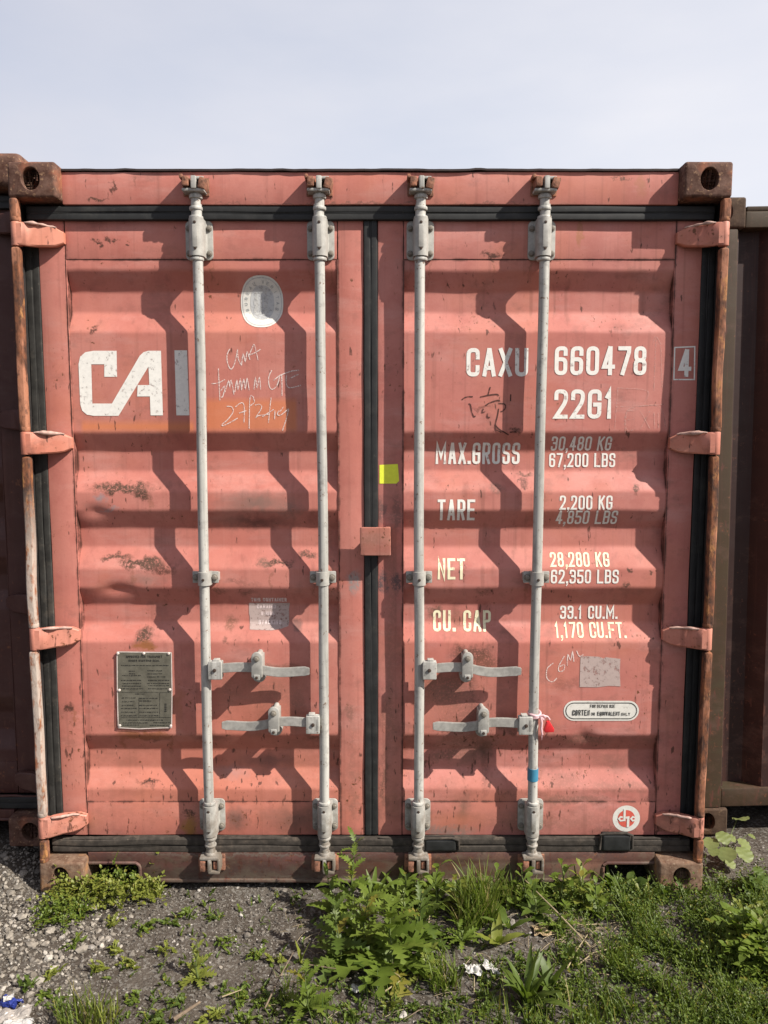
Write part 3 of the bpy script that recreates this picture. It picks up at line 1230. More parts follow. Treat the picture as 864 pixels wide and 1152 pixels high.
def ellipse(cx, cz, rx, rz, n=40, p=2.0):
    out = []
    for i in range(n):
        a = 2 * math.pi * i / n
        c, s = math.cos(a), math.sin(a)
        out.append((cx + rx * math.copysign(abs(c) ** (2 / p), c), cz + rz * math.copysign(abs(s) ** (2 / p), s)))
    return out


def ring(o, i):
    n = len(o)
    return [[o[k], o[(k + 1) % n], i[(k + 1) % n], i[k]] for k in range(n)]


# ------------------------------------------------------------------ paints and metals
BROWN = (0.075, 0.040, 0.026)
GREYB = (0.20, 0.19, 0.19)


def X_(u, v):
    return pt(u, v, A)


def PX(u, v, ru, rv, c, s, br=False, soft=0.55):
    x, z = pt(u, v, A)
    return (x, z, ru / 323.0, rv / 318.0, c, s, br, soft)


rp = random.Random(21)
ORANGE = (0.54, 0.175, 0.065)
DIRTY = (0.16, 0.085, 0.062)
left_patches = [PX(230, 880, 260, 110, (0.445, 0.155, 0.088), .45, False, .95), PX(290, 790, 70, 50, (0.44, 0.145, 0.082), .4, False, .95), PX(397, 850, 10, 110, DIRTY, .35, True, .9), PX(310, 780, 55, 35, DIRTY, .5, True, .9), PX(255, 775, 20, 40, DIRTY, .45, True, .9),
    PX(136, 549, 44, 8, BROWN, 1, True, .5), PX(160, 556, 13, 8, BROWN, 1, True), PX(112, 562, 9, 7, (0.24, 0.21, 0.22), .75, False, .8), PX(122, 574, 14, 3, (0.26, 0.22, 0.22), .6, True),
    
    PX(128, 628, 22, 4, BROWN, .9, True), PX(150, 634, 24, 6, BROWN, 1, True), PX(168, 634, 24, 8, BROWN, 1, True), PX(165, 652, 26, 10, (0.25, 0.14, 0.115), .7, False, .9),
    PX(182, 640, 20, 6, RUST_D, .8, True), PX(162, 717, 13, 12, BROWN, 1, True), PX(162, 728, 17, 9, (0.26, 0.10, 0.035), .9), PX(290, 566, 55, 16, (0.16, 0.11, 0.09), .75, False, .9),
    PX(285, 588, 60, 11, (0.075, 0.035, 0.03), .75, False, .9), PX(255, 580, 30, 20, (0.22, 0.13, 0.11), .4, False, .9),
    PX(310, 634, 26, 4, BROWN, 1, True), PX(295, 633, 9, 8, DIRTY, .8, True), PX(345, 626, 12, 4, BROWN, .9, True),
    PX(398, 655, 9, 18, (0.24, 0.20, 0.19), .95, True), PX(162, 829, 46, 7, (0.24, 0.09, 0.04), .8), PX(200, 790, 8, 35, (0.30, 0.12, 0.06), .5, False, .9),
    PX(258, 703, 10, 11, (0.23, 0.10, 0.07), .95, True), PX(255, 722, 6, 6, BROWN, .6, True),
    PX(214, 930, 12, 18, (0.30, 0.15, 0.035), .85), PX(213, 915, 9, 6, RUST_D, 1, True), PX(330, 922, 48, 24, (0.09, 0.055, 0.045), .65, False, .9), PX(265, 921, 20, 18, (0.10, 0.065, 0.055), .75, False, .8),
    PX(300, 860, 45, 10, (0.09, 0.055, 0.05), .55, False, .9), PX(258, 872, 30, 10, (0.28, 0.17, 0.16), .5, False, .9), PX(166, 881, 16, 3, RUST_D, 1, True), PX(78, 797, 7, 6, RUST_D, .9, True), PX(84, 806, 3, 14, (0.25, 0.09, 0.05), .7),
    PX(126, 269, 10, 3, RUST_D, .9, True), PX(325, 575, 20, 10, (0.18, 0.12, 0.10), .5, True), PX(305, 752, 45, 8, DIRTY, .6, True), PX(150, 815, 50, 6, (0.30, 0.12, 0.075), .5, False, .9),
    PX(235, 830, 30, 8, (0.12, 0.06, 0.05), .6, False, .9), PX(332, 705, 10, 8, (0.13, 0.08, 0.07), .7), PX(105, 370, 5, 6, RUST_D, .9, True), PX(335, 800, 14, 30, DIRTY, .4, True),
    PX(393, 800, 8, 14, DIRTY, .5, True), PX(398, 905, 8, 30, DIRTY, .45, True, .9), PX(100, 925, 26, 16, (0.36, 0.15, 0.09), .5, False, .9),
]
left_patches += [PX(168, 566, 3, 20, (.22, .09, .05), .5, True, .9), PX(150, 650, 3, 22, (.24, .10, .06), .5, True, .9), PX(305, 652, 2.5, 22, (.22, .09, .06), .6, False, .9), PX(322, 650, 2, 14, (.22, .09, .06), .5, False, .9), PX(136, 840, 5, 14, (.20, .07, .03), .6, False, .9), PX(190, 842, 4, 18, (.20, .07, .03), .6, False, .9), PX(112, 276, 4, 3, RUST_D, .9), PX(108, 273, 3, 2, RUST_D, .9), PX(145, 275, 3, 2, RUST_D, .9), PX(372, 640, 6, 60, DIRTY, .3, True, .9)]
right_patches = [PX(440, 700, 12, 260, DIRTY, .45, True, .9), PX(432, 860, 7, 100, (.16, .07, .05), .5, True, .9), PX(525, 800, 60, 50, DIRTY, .5, True, .9), PX(560, 900, 110, 40, (.36, .13, .075), .45, False, .95), PX(600, 925, 150, 18, DIRTY, .4, True, .9), PX(680, 860, 60, 40, DIRTY, .3, True, .9),
    PX(532, 735, 34, 14, (0.11, 0.05, 0.035), .9, True), PX(545, 748, 22, 16, (0.14, 0.06, 0.04), .8, True), PX(500, 775, 40, 24, DIRTY, .6, True), PX(530, 845, 46, 28, DIRTY, .5, True),
    PX(545, 848, 16, 16, (0.08, 0.04, 0.03), .75, False, .9), PX(490, 690, 12, 10, (0.12, 0.07, 0.05), .9, True), PX(500, 855, 26, 10, DIRTY, .6, True), PX(555, 285, 15, 3, RUST_D, .9, True), PX(557, 288, 6, 3, RUST_D, .9),
    PX(430, 655, 7, 15, (0.12, 0.08, 0.08), .95, True), PX(446, 655, 8, 15, (0.10, 0.06, 0.06), .95, True), PX(428, 575, 8, 20, (0.15, 0.09, 0.08), .8, True), PX(447, 578, 8, 28, (0.12, 0.07, 0.06), .6, True),
    PX(505, 935, 36, 9, (0.22, 0.17, 0.15), .85, True, .5), PX(522, 910, 8, 25, DIRTY, .7, False, .9), PX(515, 925, 50, 20, (0.36, 0.12, 0.06), .5, False, .9), PX(470, 920, 20, 22, DIRTY, .5, True),
    PX(652, 260, 4, 22, (0.30, 0.13, 0.055), .6), PX(590, 545, 6, 8, RUST_D, .7, True), PX(560, 550, 10, 8, (0.20, 0.10, 0.08), .8, True), PX(592, 533, 8, 4, BROWN, .8, True), PX(640, 900, 60, 7, DIRTY, .55, True),
    PX(660, 835, 40, 8, DIRTY, .6, True), PX(700, 887, 60, 10, DIRTY, .4, True), PX(635, 880, 25, 15, DIRTY, .4, True), PX(432, 880, 5, 40, DIRTY, .6, True), PX(438, 800, 8, 50, DIRTY, .35, True),
    PX(640, 770, 22, 10, RUST_D, .3, True), PX(540, 458, 14, 3, RUST_D, .5, True), PX(716, 552, 4, 8, BROWN, .9, True), PX(708, 643, 5, 3, BROWN, .9), PX(733, 643, 4, 3, BROWN, .8), PX(705, 660, 4, 3, BROWN, .8),
    PX(580, 485, 8, 5, RUST_D, .9, True), PX(515, 700, 10, 14, (0.20, 0.09, 0.06), .6, True), PX(690, 935, 40, 5, DIRTY, .6, True), PX(444, 905, 8, 34, (0.24, 0.10, 0.07), .5, False, .9),
]
lx, lz = pt(283, 467, A)
lx2, lz2 = pt(155, 480, A)
right_patches += [PX(532, 775, 6, 50, (.13, .06, .045), .55, True, .9), PX(546, 872, 6, 40, (.14, .06, .045), .55, True, .9), PX(556, 298, 3, 12, (.22, .09, .05), .5, False, .9), PX(520, 645, 2.5, 14, (.10, .04, .03), .8, False, .7), PX(565, 455, 3, 26, (.30, .11, .08), .4, False, .9), PX(612, 560, 3, 25, DIRTY, .3, True, .9), PX(580, 770, 10, 18, (.20, .09, .07), .4, True, .9)]
for lst, s_ in ((left_patches, -1), (right_patches, 1)):       # rust bleeding down from bolts and brackets
    for rx_ in ROD_X:
        for k_ in (-1, 1):
            lst.append((s_ * rx_ + k_ * .036 + rp.uniform(-.004, .004), 2.283 - rp.uniform(.02, .05), .0055, rp.uniform(.035, .07), (.20, .085, .05), rp.uniform(.35, .6), False, .9))
        lst.append((s_ * rx_ + rp.choice((-.03, .03)), 1.115, .006, rp.uniform(.03, .05), (.19, .08, .05), .5, False, .9))
        lst.append((s_ * rx_ + rp.uniform(-.05, .05), .26, .055, .10, (.15, .08, .06), .5, True, .9))
    for _ in range(7):
        lst.append((s_ * rp.uniform(.15, 1.04), rp.choice((.57, 1.125, .34)) + rp.uniform(-.03, .03), rp.uniform(.02, .06), rp.uniform(.008, .02), (.13, .06, .045), rp.uniform(.4, .7), True, .8))
left_rects = [(lx, lz, 0.160, 0.055, ORANGE, .62), (lx2, lz2, 0.20, 0.016, ORANGE, .7)]
rx1, rz1 = pt(715, 915, A)
right_rects = [(rx1, rz1, 0.055, 0.045, (0.40, 0.135, 0.10), .5)]



def rod_paint(name, col):
    """old light grey paint with long run-down streaks, scuffs and bare spots"""
    k = NT(name)
    v = k.mapping(scale=(60, 60, 2.2))
    a = k.noise(1.0, 4, .6, v)
    b = k.noise(34, 5, .65)
    c = k.mix(k.rng(a, .40, .64), col, tuple(x * .62 for x in col))
    c = k.mix(k.rng(b, .52, .68, 0, .65), c, (0.19, 0.182, 0.170))
    d = k.noise(70, 4, .6)
    c = k.mix(k.rng(d, .63, .67, 0, .85), c, (0.13, 0.075, 0.048))
    e = k.noise(8, 3, .6)
    c = k.mix(k.rng(e, .5, .7, 0, .3), c, tuple(x * 1.12 for x in col))
    c = k.mud(c)
    k.bsdf(c, k.rng(b, .3, .7, .45, .65), 0, k.bump(b, .35, .0006), .35)
    return k.m


M_left = paint_material('faded_red_paint_left', RED, .65, .75, left_patches, 3.0, left_rects, seams=True)
M_right = paint_material('faded_red_paint_right', (0.425, 0.148, 0.119), .85, 1.0, right_patches, 17.0, right_rects, seams=True)
hx_patches = [(-0.94, 2.48, .05, .006, BROWN, .9, True, .5), (0.0, 2.468, .9, .004, DIRTY, .6, True, .5), (0.93, 2.53, .02, .05, (0.28, 0.13, 0.05), .45, False, .9), (-0.885, 2.52, .008, .03, RUST_D, .8, False, .5), (-.62, 2.50, .01, .04, (.24, .10, .05), .5, False, .9), (.19, 2.52, .008, .05, (.24, .10, .05), .5, False, .9), (-.18, 2.49, .012, .03, (.20, .09, .05), .5, False, .9), (-.80, 2.54, .006, .03, (.16, .07, .05), .6, False, .9), (0.86, 2.55, .05, .004, BROWN, .8, True, .6), (0.60, 2.525, .012, .05, (.24, .10, .05), .4, False, .9)]
M_head = paint_material('faded_red_paint_header', RED, .55, .9, hx_patches, 29.0)
M_hinge = paint_material('hinge_paint', (0.44, 0.155, 0.108), 1.7, 1.2, (), 41.0, fade=.6)
sill_patches = [(-.55, .05, .5, .05, (0.075, 0.05, 0.042), .8, True, .9), (.3, .06, .35, .06, (0.11, 0.055, 0.035), .9, True, .8), (.25, .09, .2, .03, BROWN, .9, True), (-.3, .10, .2, .03, (0.17, 0.075, 0.065), .7, False, .9), (-.80, .08, .2, .03, (.16, .07, .06), .6, False, .9), (.78, .075, .14, .04, (.24, .12, .085), .8, False, .9), (0, .025, 1.2, .012, (.15, .125, .10), .8, True, .8), (-.45, .12, .6, .008, (.12, .10, .085), .8, True, .7), (0.0, .07, .08, .05, (.10, .045, .03), .9, True), (.52, .10, .12, .03, (.13, .07, .05), .8, True)]
M_weld = plain_material('chipped_pale_paint', (0.46, 0.30, 0.25), .65, 0, .4, 70, .8, (0.30, 0.12, 0.08))
M_sill = paint_material('dirty_sill_paint', (0.080, 0.036, 0.030), 1.0, 1.0, sill_patches, 53.0, muddy=True)
M_cast = rust_material('rusted_casting', (RUST_D, (0.125, 0.070, 0.052), (0.24, 0.090, 0.050), (0.28, 0.17, 0.10)), 34, 1.0)
M_cast_low = rust_material('rusted_casting_low', ((0.10, 0.055, 0.035), (0.19, 0.125, 0.085), (0.28, 0.14, 0.06), (0.25, 0.19, 0.13)), 40, 5.0)
M_jamb = plain_material('dark_jamb', (0.018, 0.015, 0.014), .8, 0, .4, 30, .4, (0.05, 0.032, 0.025))


def post_material(name, pale):
    """hinge bar: old red paint flaking to rust, on the left one bleached pale low down"""
    k = NT(name)
    v = k.mapping(scale=(1, 1, .45))
    a = k.noise(34, 6, .65, v)
    b = k.noise(9, 4, .6, v)
    c = k.noise(75, 4, .6, v)
    col = k.mix(k.rng(a, .40, .60), (0.048, 0.026, 0.019), (0.20, 0.075, 0.035))
    col = k.mix(k.rng(b, .50, .60, 0, .95), col, (0.33, 0.145, 0.085))
    col = k.mix(k.rng(c, .55, .66, 0, .8), col, (0.07, 0.036, 0.026))
    col = k.mix(k.rng(k.noise(22, 5, .7, v), .57, .66, 0, .8), col, (0.36, 0.17, 0.06))
    z = k.xyz()[2]
    if pale:
        lowz = k.math('MULTIPLY', k.rng(z, 1.5, 1.25, 0, 1), k.rng(z, .20, .34, 0, 1))
        f = k.math('MULTIPLY', lowz, k.rng(a, .62, .50, 0, .85))
        col = k.mix(f, col, (0.40, 0.34, 0.29))
    h = k.math('ADD', a, k.math('MULTIPLY', c, .7))
    k.bsdf(col, .8, 0, k.bump(h, .8, .003), .3)
    return k.m


M_post = post_material('rusted_hinge_bar', False)
M_post_l = post_material('rusted_bleached_hinge_bar', True)
M_keeper = rust_material('rusted_keeper', ((0.09, 0.045, 0.03), (0.30, 0.14, 0.09), (0.40, 0.17, 0.10), (0.18, 0.12, 0.09)), 60, 2.0)
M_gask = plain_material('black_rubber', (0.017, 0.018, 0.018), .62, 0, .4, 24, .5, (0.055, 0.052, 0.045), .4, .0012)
M_gask_lit = plain_material('dusty_rubber_lit_tone', (0.036, 0.035, 0.032), .8, 0, .5, 22, .8, (0.095, 0.082, 0.066), .25, .0015)  # dusty rubber, its tone also raised to paint in sun on the left seal
M_gask_low = plain_material('muddy_rubber', (0.058, 0.050, 0.042), .9, 0, .5, 34, .85, (0.125, 0.10, 0.078), .2, .003)
M_rod = rod_paint('pale_grey_paint', (0.40, 0.395, 0.365))
M_brk = plain_material('bracket_grey_paint', (0.345, 0.338, 0.310), .55, 0, .25, 40, .55, (0.15, 0.12, 0.095), .4, mud=True)
M_bar = plain_material('worn_handle_metal', (0.40, 0.39, 0.36), .42, 0.25, .30, 45, .7, (0.20, 0.19, 0.18), .5)
M_bolt = plain_material('bolt_metal', (0.24, 0.22, 0.185), .55, 0.1, .4, 90, .7, (0.09, 0.055, 0.035), .4)
M_dkbolt = plain_material('dark_pin', (0.05, 0.035, 0.028), .7, 0.1, .4, 90, .4, (0.12, 0.06, 0.03), .3)
M_white = decal_material('white_stencil_paint', (0.73, 0.715, 0.665), wear=.5, thr=.665)
M_print = decal_material('pale_print', (0.66, 0.55, 0.53), wear=.35, thr=.62)
M_cream = decal_material('yellowed_stencil_paint', (0.76, 0.71, 0.49), wear=.6, thr=.63)
M_chalk = decal_material('chalk_line', (0.72, 0.60, 0.56), wear=.6, scale=160, thr=.54, alpha=.92)
M_chalk2 = decal_material('faint_chalk_line', (0.55, 0.36, 0.31), wear=.8, scale=160, thr=.5, alpha=.45)
M_ink = decal_material('dark_scrawl', (0.075, 0.03, 0.024), wear=.5, scale=90, thr=.58, alpha=.92)
M_stk = decal_material('white_sticker', (0.62, 0.61, 0.56), wear=.25, thr=.68)
M_stk_grey = decal_material('grey_sticker_print', (0.44, 0.45, 0.45), wear=.3, scale=60, thr=.6)
M_stk_fig = decal_material('pale_figure_print', (0.52, 0.52, 0.50), wear=.7, scale=90, thr=.55, alpha=.8)
M_stk_dark = decal_material('dark_sticker_print', (0.055, 0.055, 0.05), wear=.35, scale=80, thr=.64)
M_stk_mid = decal_material('bleached_print', (0.34, 0.36, 0.36), wear=.4, scale=80, thr=.6)
M_faded = decal_material('bleached_sticker', (0.40, 0.315, 0.29), wear=.5, scale=80, thr=.60)
M_yel = decal_material('yellow_sticker', (0.74, 0.80, 0.06), wear=.05, thr=.75)
M_redprint = decal_material('red_print', (0.56, 0.10, 0.07), wear=.3, scale=60, thr=.66)
M_plate = plain_material('dull_data_plate', (0.16, 0.152, 0.118), .42, .25, .35, 26, .45, (0.25, 0.235, 0.19), .5)
M_plate_edge = plain_material('plate_edge', (0.62, 0.54, 0.49), .6, 0, .2, 60, .3)
M_plate_txt = decal_material('engraved_print', (0.030, 0.030, 0.027), wear=.6, scale=220, thr=.58, alpha=.9)
M_blue = plain_material('blue_tape', (0.045, 0.19, 0.30), .45, 0, .15, 40)
M_roof = plain_material('dark_roof_edge', (0.035, 0.024, 0.022), .8, 0, .3, 30, .4)
M_floor = plain_material('dark_floor', (0.03, 0.025, 0.02), .9, 0, .3, 10)

# ------------------------------------------------------------------ the red container
box = empty('shipping_container', (0, 0, 0))
tag(box, 'faded salmon red shipping container with white lettering, four pale lock rods and closed double doors', 'shipping container')
casts = {}
for sx in (-1, 1):
    for top in (1, 0):
        o = casting('corner_casting', sx, bool(top), M_cast if top else M_cast_low, box)
        casts[(sx, top)] = o
posts, hinges = {}, {}
for sx in (-1, 1):
    posts[sx] = post_mesh(sx).build('corner_post', M_post_l if sx < 0 else M_post, box)
    jamb_mesh(sx).build('door_jamb', M_jamb, box)
header_mesh().build('header', M_head, box)
roof_mesh().build('roof', M_roof, box, smooth=0)
sill_mesh().build('sill', M_sill, box)
body_parts(box, M_head, M_floor)
for x in (-ROD_X[1], -ROD_X[0], ROD_X[0], ROD_X[1]):
    keeper_mesh(x, True).build('cam_keeper', M_keeper, box)
    keeper_mesh(x, False).build('cam_keeper', M_keeper, box)
gasket_mesh(-1.190, 1.190, .060, 2.4165, 2.4635).build('top_gasket', M_gask, box)
gasket_mesh(-1.190, 1.190, .052, .128, .179).build('bottom_gasket', M_gask_low, box)
for s in (-1, 1):                                          # smeared sealant along the top of the bottom seal
    m = MB()
    xs_ = frange(s * .03, s * 1.15, .03)
    m.tube([(x, .058 + nz(x * 9, 3) * .004, .180 + nz(x * 14, 1) * .006) for x in xs_], [.0045 + .003 * nz(x * 25, 2) for x in xs_], 8)
    m.build('sealant_bead', M_gask_low, box)
for (u0, u1, v0, v1) in ((478, 514, 943.5, 957.5), (677, 709, 938, 957)):
    x0, z1 = pt(u0, v0, .05)
    x1, z0 = pt(u1, v1, .05)
    m = MB()
    m.box(x0, x1, .042, .075, z0, z1, .011, 4, 12, .004, seed=u0)
    m.build('seal_patch', M_gask, box)
    m = MB()
    m.tube([(x0 - .006, .049, z0 + .006), (x0 - .004, .046, z1 - .002), (x0 + .02, .045, z1 + .004), ((x0 + x1) / 2, .046, z1 + .003), (x1 - .02, .045, z1 + .005), (x1 + .005, .046, z1 - .004), (x1 + .007, .049, z0 + .008)], .0048, 8)
    m.build('sealant_bead', M_gask_low, box)
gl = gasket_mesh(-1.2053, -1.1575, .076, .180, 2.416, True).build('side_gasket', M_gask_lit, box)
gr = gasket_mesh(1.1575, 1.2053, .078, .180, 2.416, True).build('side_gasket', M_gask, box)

BOLT = PIN = None


def put_bolt(x, y, z, parent, k=1.0, mat=None):
    global BOLT
    if BOLT is None:
        o = bolt_mesh().build('bolt', M_bolt, parent)
        BOLT = o
    else:
        o = BOLT.copy()
        COL.objects.link(o)
        o.parent = parent
    o.location = (x, y, z)
    o.rotation_euler = (0, (x * 37 + z * 11) % 1.0, 0)
    o.scale = (k, k, k)


def put_pin(x, y, z, parent, k=1.0):
    global PIN
    if PIN is None:
        m = MB()
        m.cyl((0, -.004, 0), (0, .004, 0), .005, seg=10, bev=.001)
        o = m.build('pin', M_dkbolt, parent)
        PIN = o
    else:
        o = PIN.copy()
        COL.objects.link(o)
        o.parent = parent
    o.location = (x, y, z)
    o.scale = (k, k, k)


doors = {}
for s, m in ((-1, M_left), (1, M_right)):
    d = door_mesh(s).build('door', m, box, smooth=28)
    d['label'] = 'left door leaf with the large white company letters' if s < 0 else 'right door leaf with the weights and serial number'
    doors[s] = d
    for hz in HINGE_Z:
        hinge_mesh(s, hz).build('hinge', M_hinge, d, smooth=32)
        hinge_weld_mesh(s, hz).build('hinge_weld', M_weld, d, smooth=50)
    for rx in ROD_X:
        x = s * rx
        rod_mesh(x).build('lock_rod', M_rod, d, smooth=40)
        for z0, z1 in ((2.283, 2.416), (.202, .326)):
            rod_bracket_mesh(x, z0, z1).build('rod_bracket', M_brk, d)
            for bx in (-.0355, .0355):
                for bz in (z0 + .022, z1 - .026):
                    put_bolt(x + bx, A - .007, bz, d)
            for bz in (z0 + .027, z1 - .02):
                put_pin(x, ROD_Y - .0235, bz, d)
        guide_mesh(x, s).build('rod_guide', M_brk, d)
        for bx in (-.034, .034):
            put_bolt(x + bx, A - .030, 1.169, d, 1.15)
        put_pin(x, ROD_Y - .0225, 1.165, d)
gasket_mesh(-.024, .024, A - .006, .183, 2.420, True).build('centre_gasket', M_gask, doors[1])

# locking handles: (rod, direction, photo row, photo end column, catch column)
for rx, dd, v, ue, uc, s in ((-.595, 1, 753, 348, 289, -1), (-.173, -1, 814, 249, 308, -1), (.173, 1, 753, 587, 526, 1), (.595, -1, 815, 487, 544, 1)):
    z = pt(432, v, .015)[1]
    xe = pt(ue, v, .015)[0]
    xc = pt(uc, v, .0)[0]
    handle_mesh(rx, dd, z, abs(xe - rx)).build('locking_handle', M_bar, doors[s])
    jaw_mesh(rx, dd, z).build('handle_jaw', M_rod, doors[s])
    put_pin(rx + dd * .036, .002, z, doors[s], 1.3)
    catch_mesh(xc, z).build('handle_catch', M_brk, doors[s])
    put_bolt(xc, -.003, z + .045, doors[s], 1.05)
    put_pin(xc, -.008, z - .024, doors[s])

# dog block that keeps the left leaf shut
m = MB()
x0, z1 = pt(405, 593, .03)
x1, z0 = pt(439.5, 625, .03)
m.box(x0, x1, .028, .038, z0, z1, .005, 3, 6, .003)
m.box(x0 + .055, x1 - .004, .036, A + .001, z0 + .006, z1 - .004, .005, 3, 6, .003)
m.box(x1 - .018, x1, .036, A + .001, z0 + .004, z1 - .002, .003, 2, 6, .002)
M_dog = paint_material('dog_block_paint', (0.32, 0.115, 0.085), 2.2, 2.0, ((x0 + .03, (z0 + z1) / 2, .06, .04, (.22, .10, .07), .8, True, .9),), 61.0)
m.build('door_dog', M_dog, doors[1])

# blue tape round the right-hand rod
zt_, zb_ = pt(600, 866, .02)[1], pt(600, 879.5, .02)[1]
m = MB()
xx = .595 + 0.0025 * math.sin(((zt_ + zb_) / 2) * 2.1 + .595 * 5)
m.cyl((xx, ROD_Y + .001, zb_), (xx, ROD_Y + .001, zt_), ROD_R + .0022, seg=24)
m.build('tape_band', M_blue, doors[1])

# ------------------------------------------------------------------ writing on the left door
L_, R_ = doors[-1], doors[1]
cai = [(492, 205), (395, 205), (360, 211), (338, 230), (331, 262), (338, 430), (346, 458), (366, 475), (395, 480), (500, 480), (627, 272), (631, 350), (581, 350), (579, 398), (633, 398), (636, 478), (688, 478), (680, 205), (626, 205), (606, 211), (590, 226), (472, 428), (389, 428), (385, 262), (440, 262), (440, 315), (494, 315)]
bar_i = [(737, 203), (790, 203), (800, 478), (745, 478)]
decal('company_lettering', [[pxpoly(cai, 0, 340, 3.757)]], M_white, L_)
decal('company_lettering', [[pxpoly(bar_i, 0, 340, 3.757)]], M_white, L_)
scrawl = [
    [(205, 88), (182, 140), (188, 210), (215, 254), (244, 205), (268, 92)], [(268, 92), (272, 165), (300, 226)], [(300, 222), (312, 130), (330, 190), (345, 115), (368, 178)],
    [(355, 155), (385, 85), (402, 55), (420, 120), (434, 182)], [(362, 140), (410, 120), (456, 92)],
    [(112, 248), (118, 380), (125, 508)], [(55, 372), (110, 365), (165, 338)], [(128, 432), (165, 392), (150, 470), (135, 482)], [(165, 440), (195, 350), (205, 400), (215, 345), (240, 462)],
    [(245, 440), (262, 345), (270, 420), (290, 335), (300, 425)], [(300, 420), (318, 340), (330, 410), (345, 330), (362, 425)], [(400, 420), (412, 325), (425, 400), (445, 322), (455, 420)],
    [(545, 262), (520, 320), (525, 390), (550, 418), (590, 380), (610, 300)], [(560, 345), (620, 300), (720, 265)], [(625, 300), (628, 390), (628, 470)], [(665, 300), (662, 370), (690, 405), (780, 385)], [(690, 330), (760, 295)], [(690, 270), (765, 262)],
    [(180, 555), (220, 560), (232, 600), (190, 660), (145, 700), (150, 712), (200, 690), (270, 650)], [(250, 560), (300, 525), (322, 560), (320, 690)], [(280, 610), (340, 590)],
    [(400, 485), (372, 470), (365, 560), (362, 735)], [(395, 490), (405, 520), (372, 550)], [(410, 545), (450, 540), (462, 570), (420, 640), (440, 630), (520, 620)], [(540, 485), (530, 570), (518, 690)], [(470, 640), (560, 580)],
    [(572, 590), (568, 660)], [(605, 590), (590, 620), (620, 625), (680, 575)], [(640, 560), (610, 600)], [(682, 575), (665, 650), (632, 752)],
]
for a_, b_ in ((0, 5), (5, 11), (11, 16), (16, 19), (19, 22), (22, len(scrawl))):
    decal('chalk_writing', pxline(scrawl[a_:b_], 230, 380, 7.2, 1.05), M_chalk, L_, lift=.0008)

# oval certifier's sticker: pale oval, grey field with two faint figures, ring of letters
cx, cz = pt(293, 338.5, A)
ox, oz = .0755, .0895
st = decal('oval_sticker', [[ellipse(cx, cz, ox, oz, 48, 2.35)]], M_stk, L_, lift=.0012)
inner = ellipse(cx + .001, cz - .001, ox * .56, oz * .66, 40, 2.4)
decal('sticker_print', [[inner]], M_stk_grey, L_, lift=.0018)
decal('sticker_print', [ring(ellipse(cx, cz, ox * .93, oz * .93, 48, 2.35), ellipse(cx, cz, ox * .90, oz * .90, 48, 2.35))], M_stk_grey, L_, lift=.0018)
fig = []
for fx, fh in ((-.021, .030), (.014, .034)):
    fig.append([ellipse(cx + fx, cz + fh, .0055, .007, 12)])
    fig.append([[(cx + fx - .004, cz + fh - .008), (cx + fx + .004, cz + fh - .008), (cx + fx + .009, cz + fh - .026), (cx + fx + .005, cz - .012), (cx + fx + .012, cz - .044), (cx + fx - .011, cz - .044), (cx + fx - .006, cz - .012), (cx + fx - .009, cz + fh - .026)]])
fig.append([[(cx - .004, cz + .012), (cx - .001, cz + .018), (cx + .003, cz - .02), (cx + .008, cz - .040), (cx - .010, cz - .040), (cx - .006, cz - .02)]])
decal('sticker_print', fig[0:2], M_stk_fig, L_, lift=.0027)
decal('sticker_print', fig[2:4], M_stk_fig, L_, lift=.0027)
decal('sticker_print', fig[4:], M_stk_fig, L_, lift=.0027)
arc = []
for i, ch in enumerate('BUREAU VERITAS'):
    if ch == ' ':
        continue
    a = R(202 - i * 17.0)
    px_, pz_ = cx + ox * .745 * math.cos(a), cz + oz * .775 * math.sin(a)
    ro = a - math.pi / 2
    for stq in glyph(ch, -.0042, -.0055, .0084, .011, .0018):
        arc.append([[(px_ + q[0] * math.cos(ro) - q[1] * math.sin(ro), pz_ + q[0] * math.sin(ro) + q[1] * math.cos(ro)) for q in quad] for quad in stq])
decal('sticker_lettering', arc, M_stk_mid, L_, lift=.0018)

# bleached notice: THIS CONTAINER / ... / STACKING
nt_poly = [(118, 222), (790, 222), (772, 330), (776, 560), (765, 600), (640, 640), (500, 660), (330, 655), (140, 648), (132, 560), (128, 440), (118, 400)]
decal('notice_sticker', [[pxpoly(nt_poly, 270, 665, 14.4)]], M_faded, L_, lift=.0011)
for tx in (('THIS CONTAINER', 281, 321.5, 674, 678.6, 1.0), ('CARRIED', 287, 309, 682.5, 687, .95), ('9-HIGH', 292, 307, 690.5, 694.8, .95), ('STACKING', 289, 315, 700, 704.8, .95)):
    decal('notice_lettering', pxtext(*tx), M_print, L_, lift=.0018)

# steel data plate with rivets
plate_px = [(125, 80), (745, 88), (752, 520), (748, 945), (560, 950), (380, 958), (140, 945), (132, 700), (128, 520)]
pp = pxpoly(plate_px, 120, 725, 10.165)
m = MB()
m.prism(pp, A - .0048, A - .001, .0008)
plate = m.build('data_plate', M_plate, L_, smooth=20)
fr = []
for i in range(len(pp)):
    a, b = Vector(pp[i]), Vector(pp[(i + 1) % len(pp)])
    fr.append(ribbon([a, b], .0035))
decal('plate_rim', fr, M_plate_edge, L_, lift=.0052, fn=lambda x, z: A, step=0)
m = MB()
for q in ((135, 98), (715, 100), (150, 518), (728, 512), (155, 922), (738, 925), (430, 98)):
    x, z = pt(120 + q[0] / 10.165, 725 + q[1] / 10.165, A)
    m.cyl((x, A - .0085, z), (x, A - .004, z), .0042, .0055, seg=14, bev=.001)
m.build('plate_rivets', M_plate_edge, L_)
rows = [(230, 640, 120, 152), (255, 610, 168, 192)]
pt_strokes = []
kk = 10.165
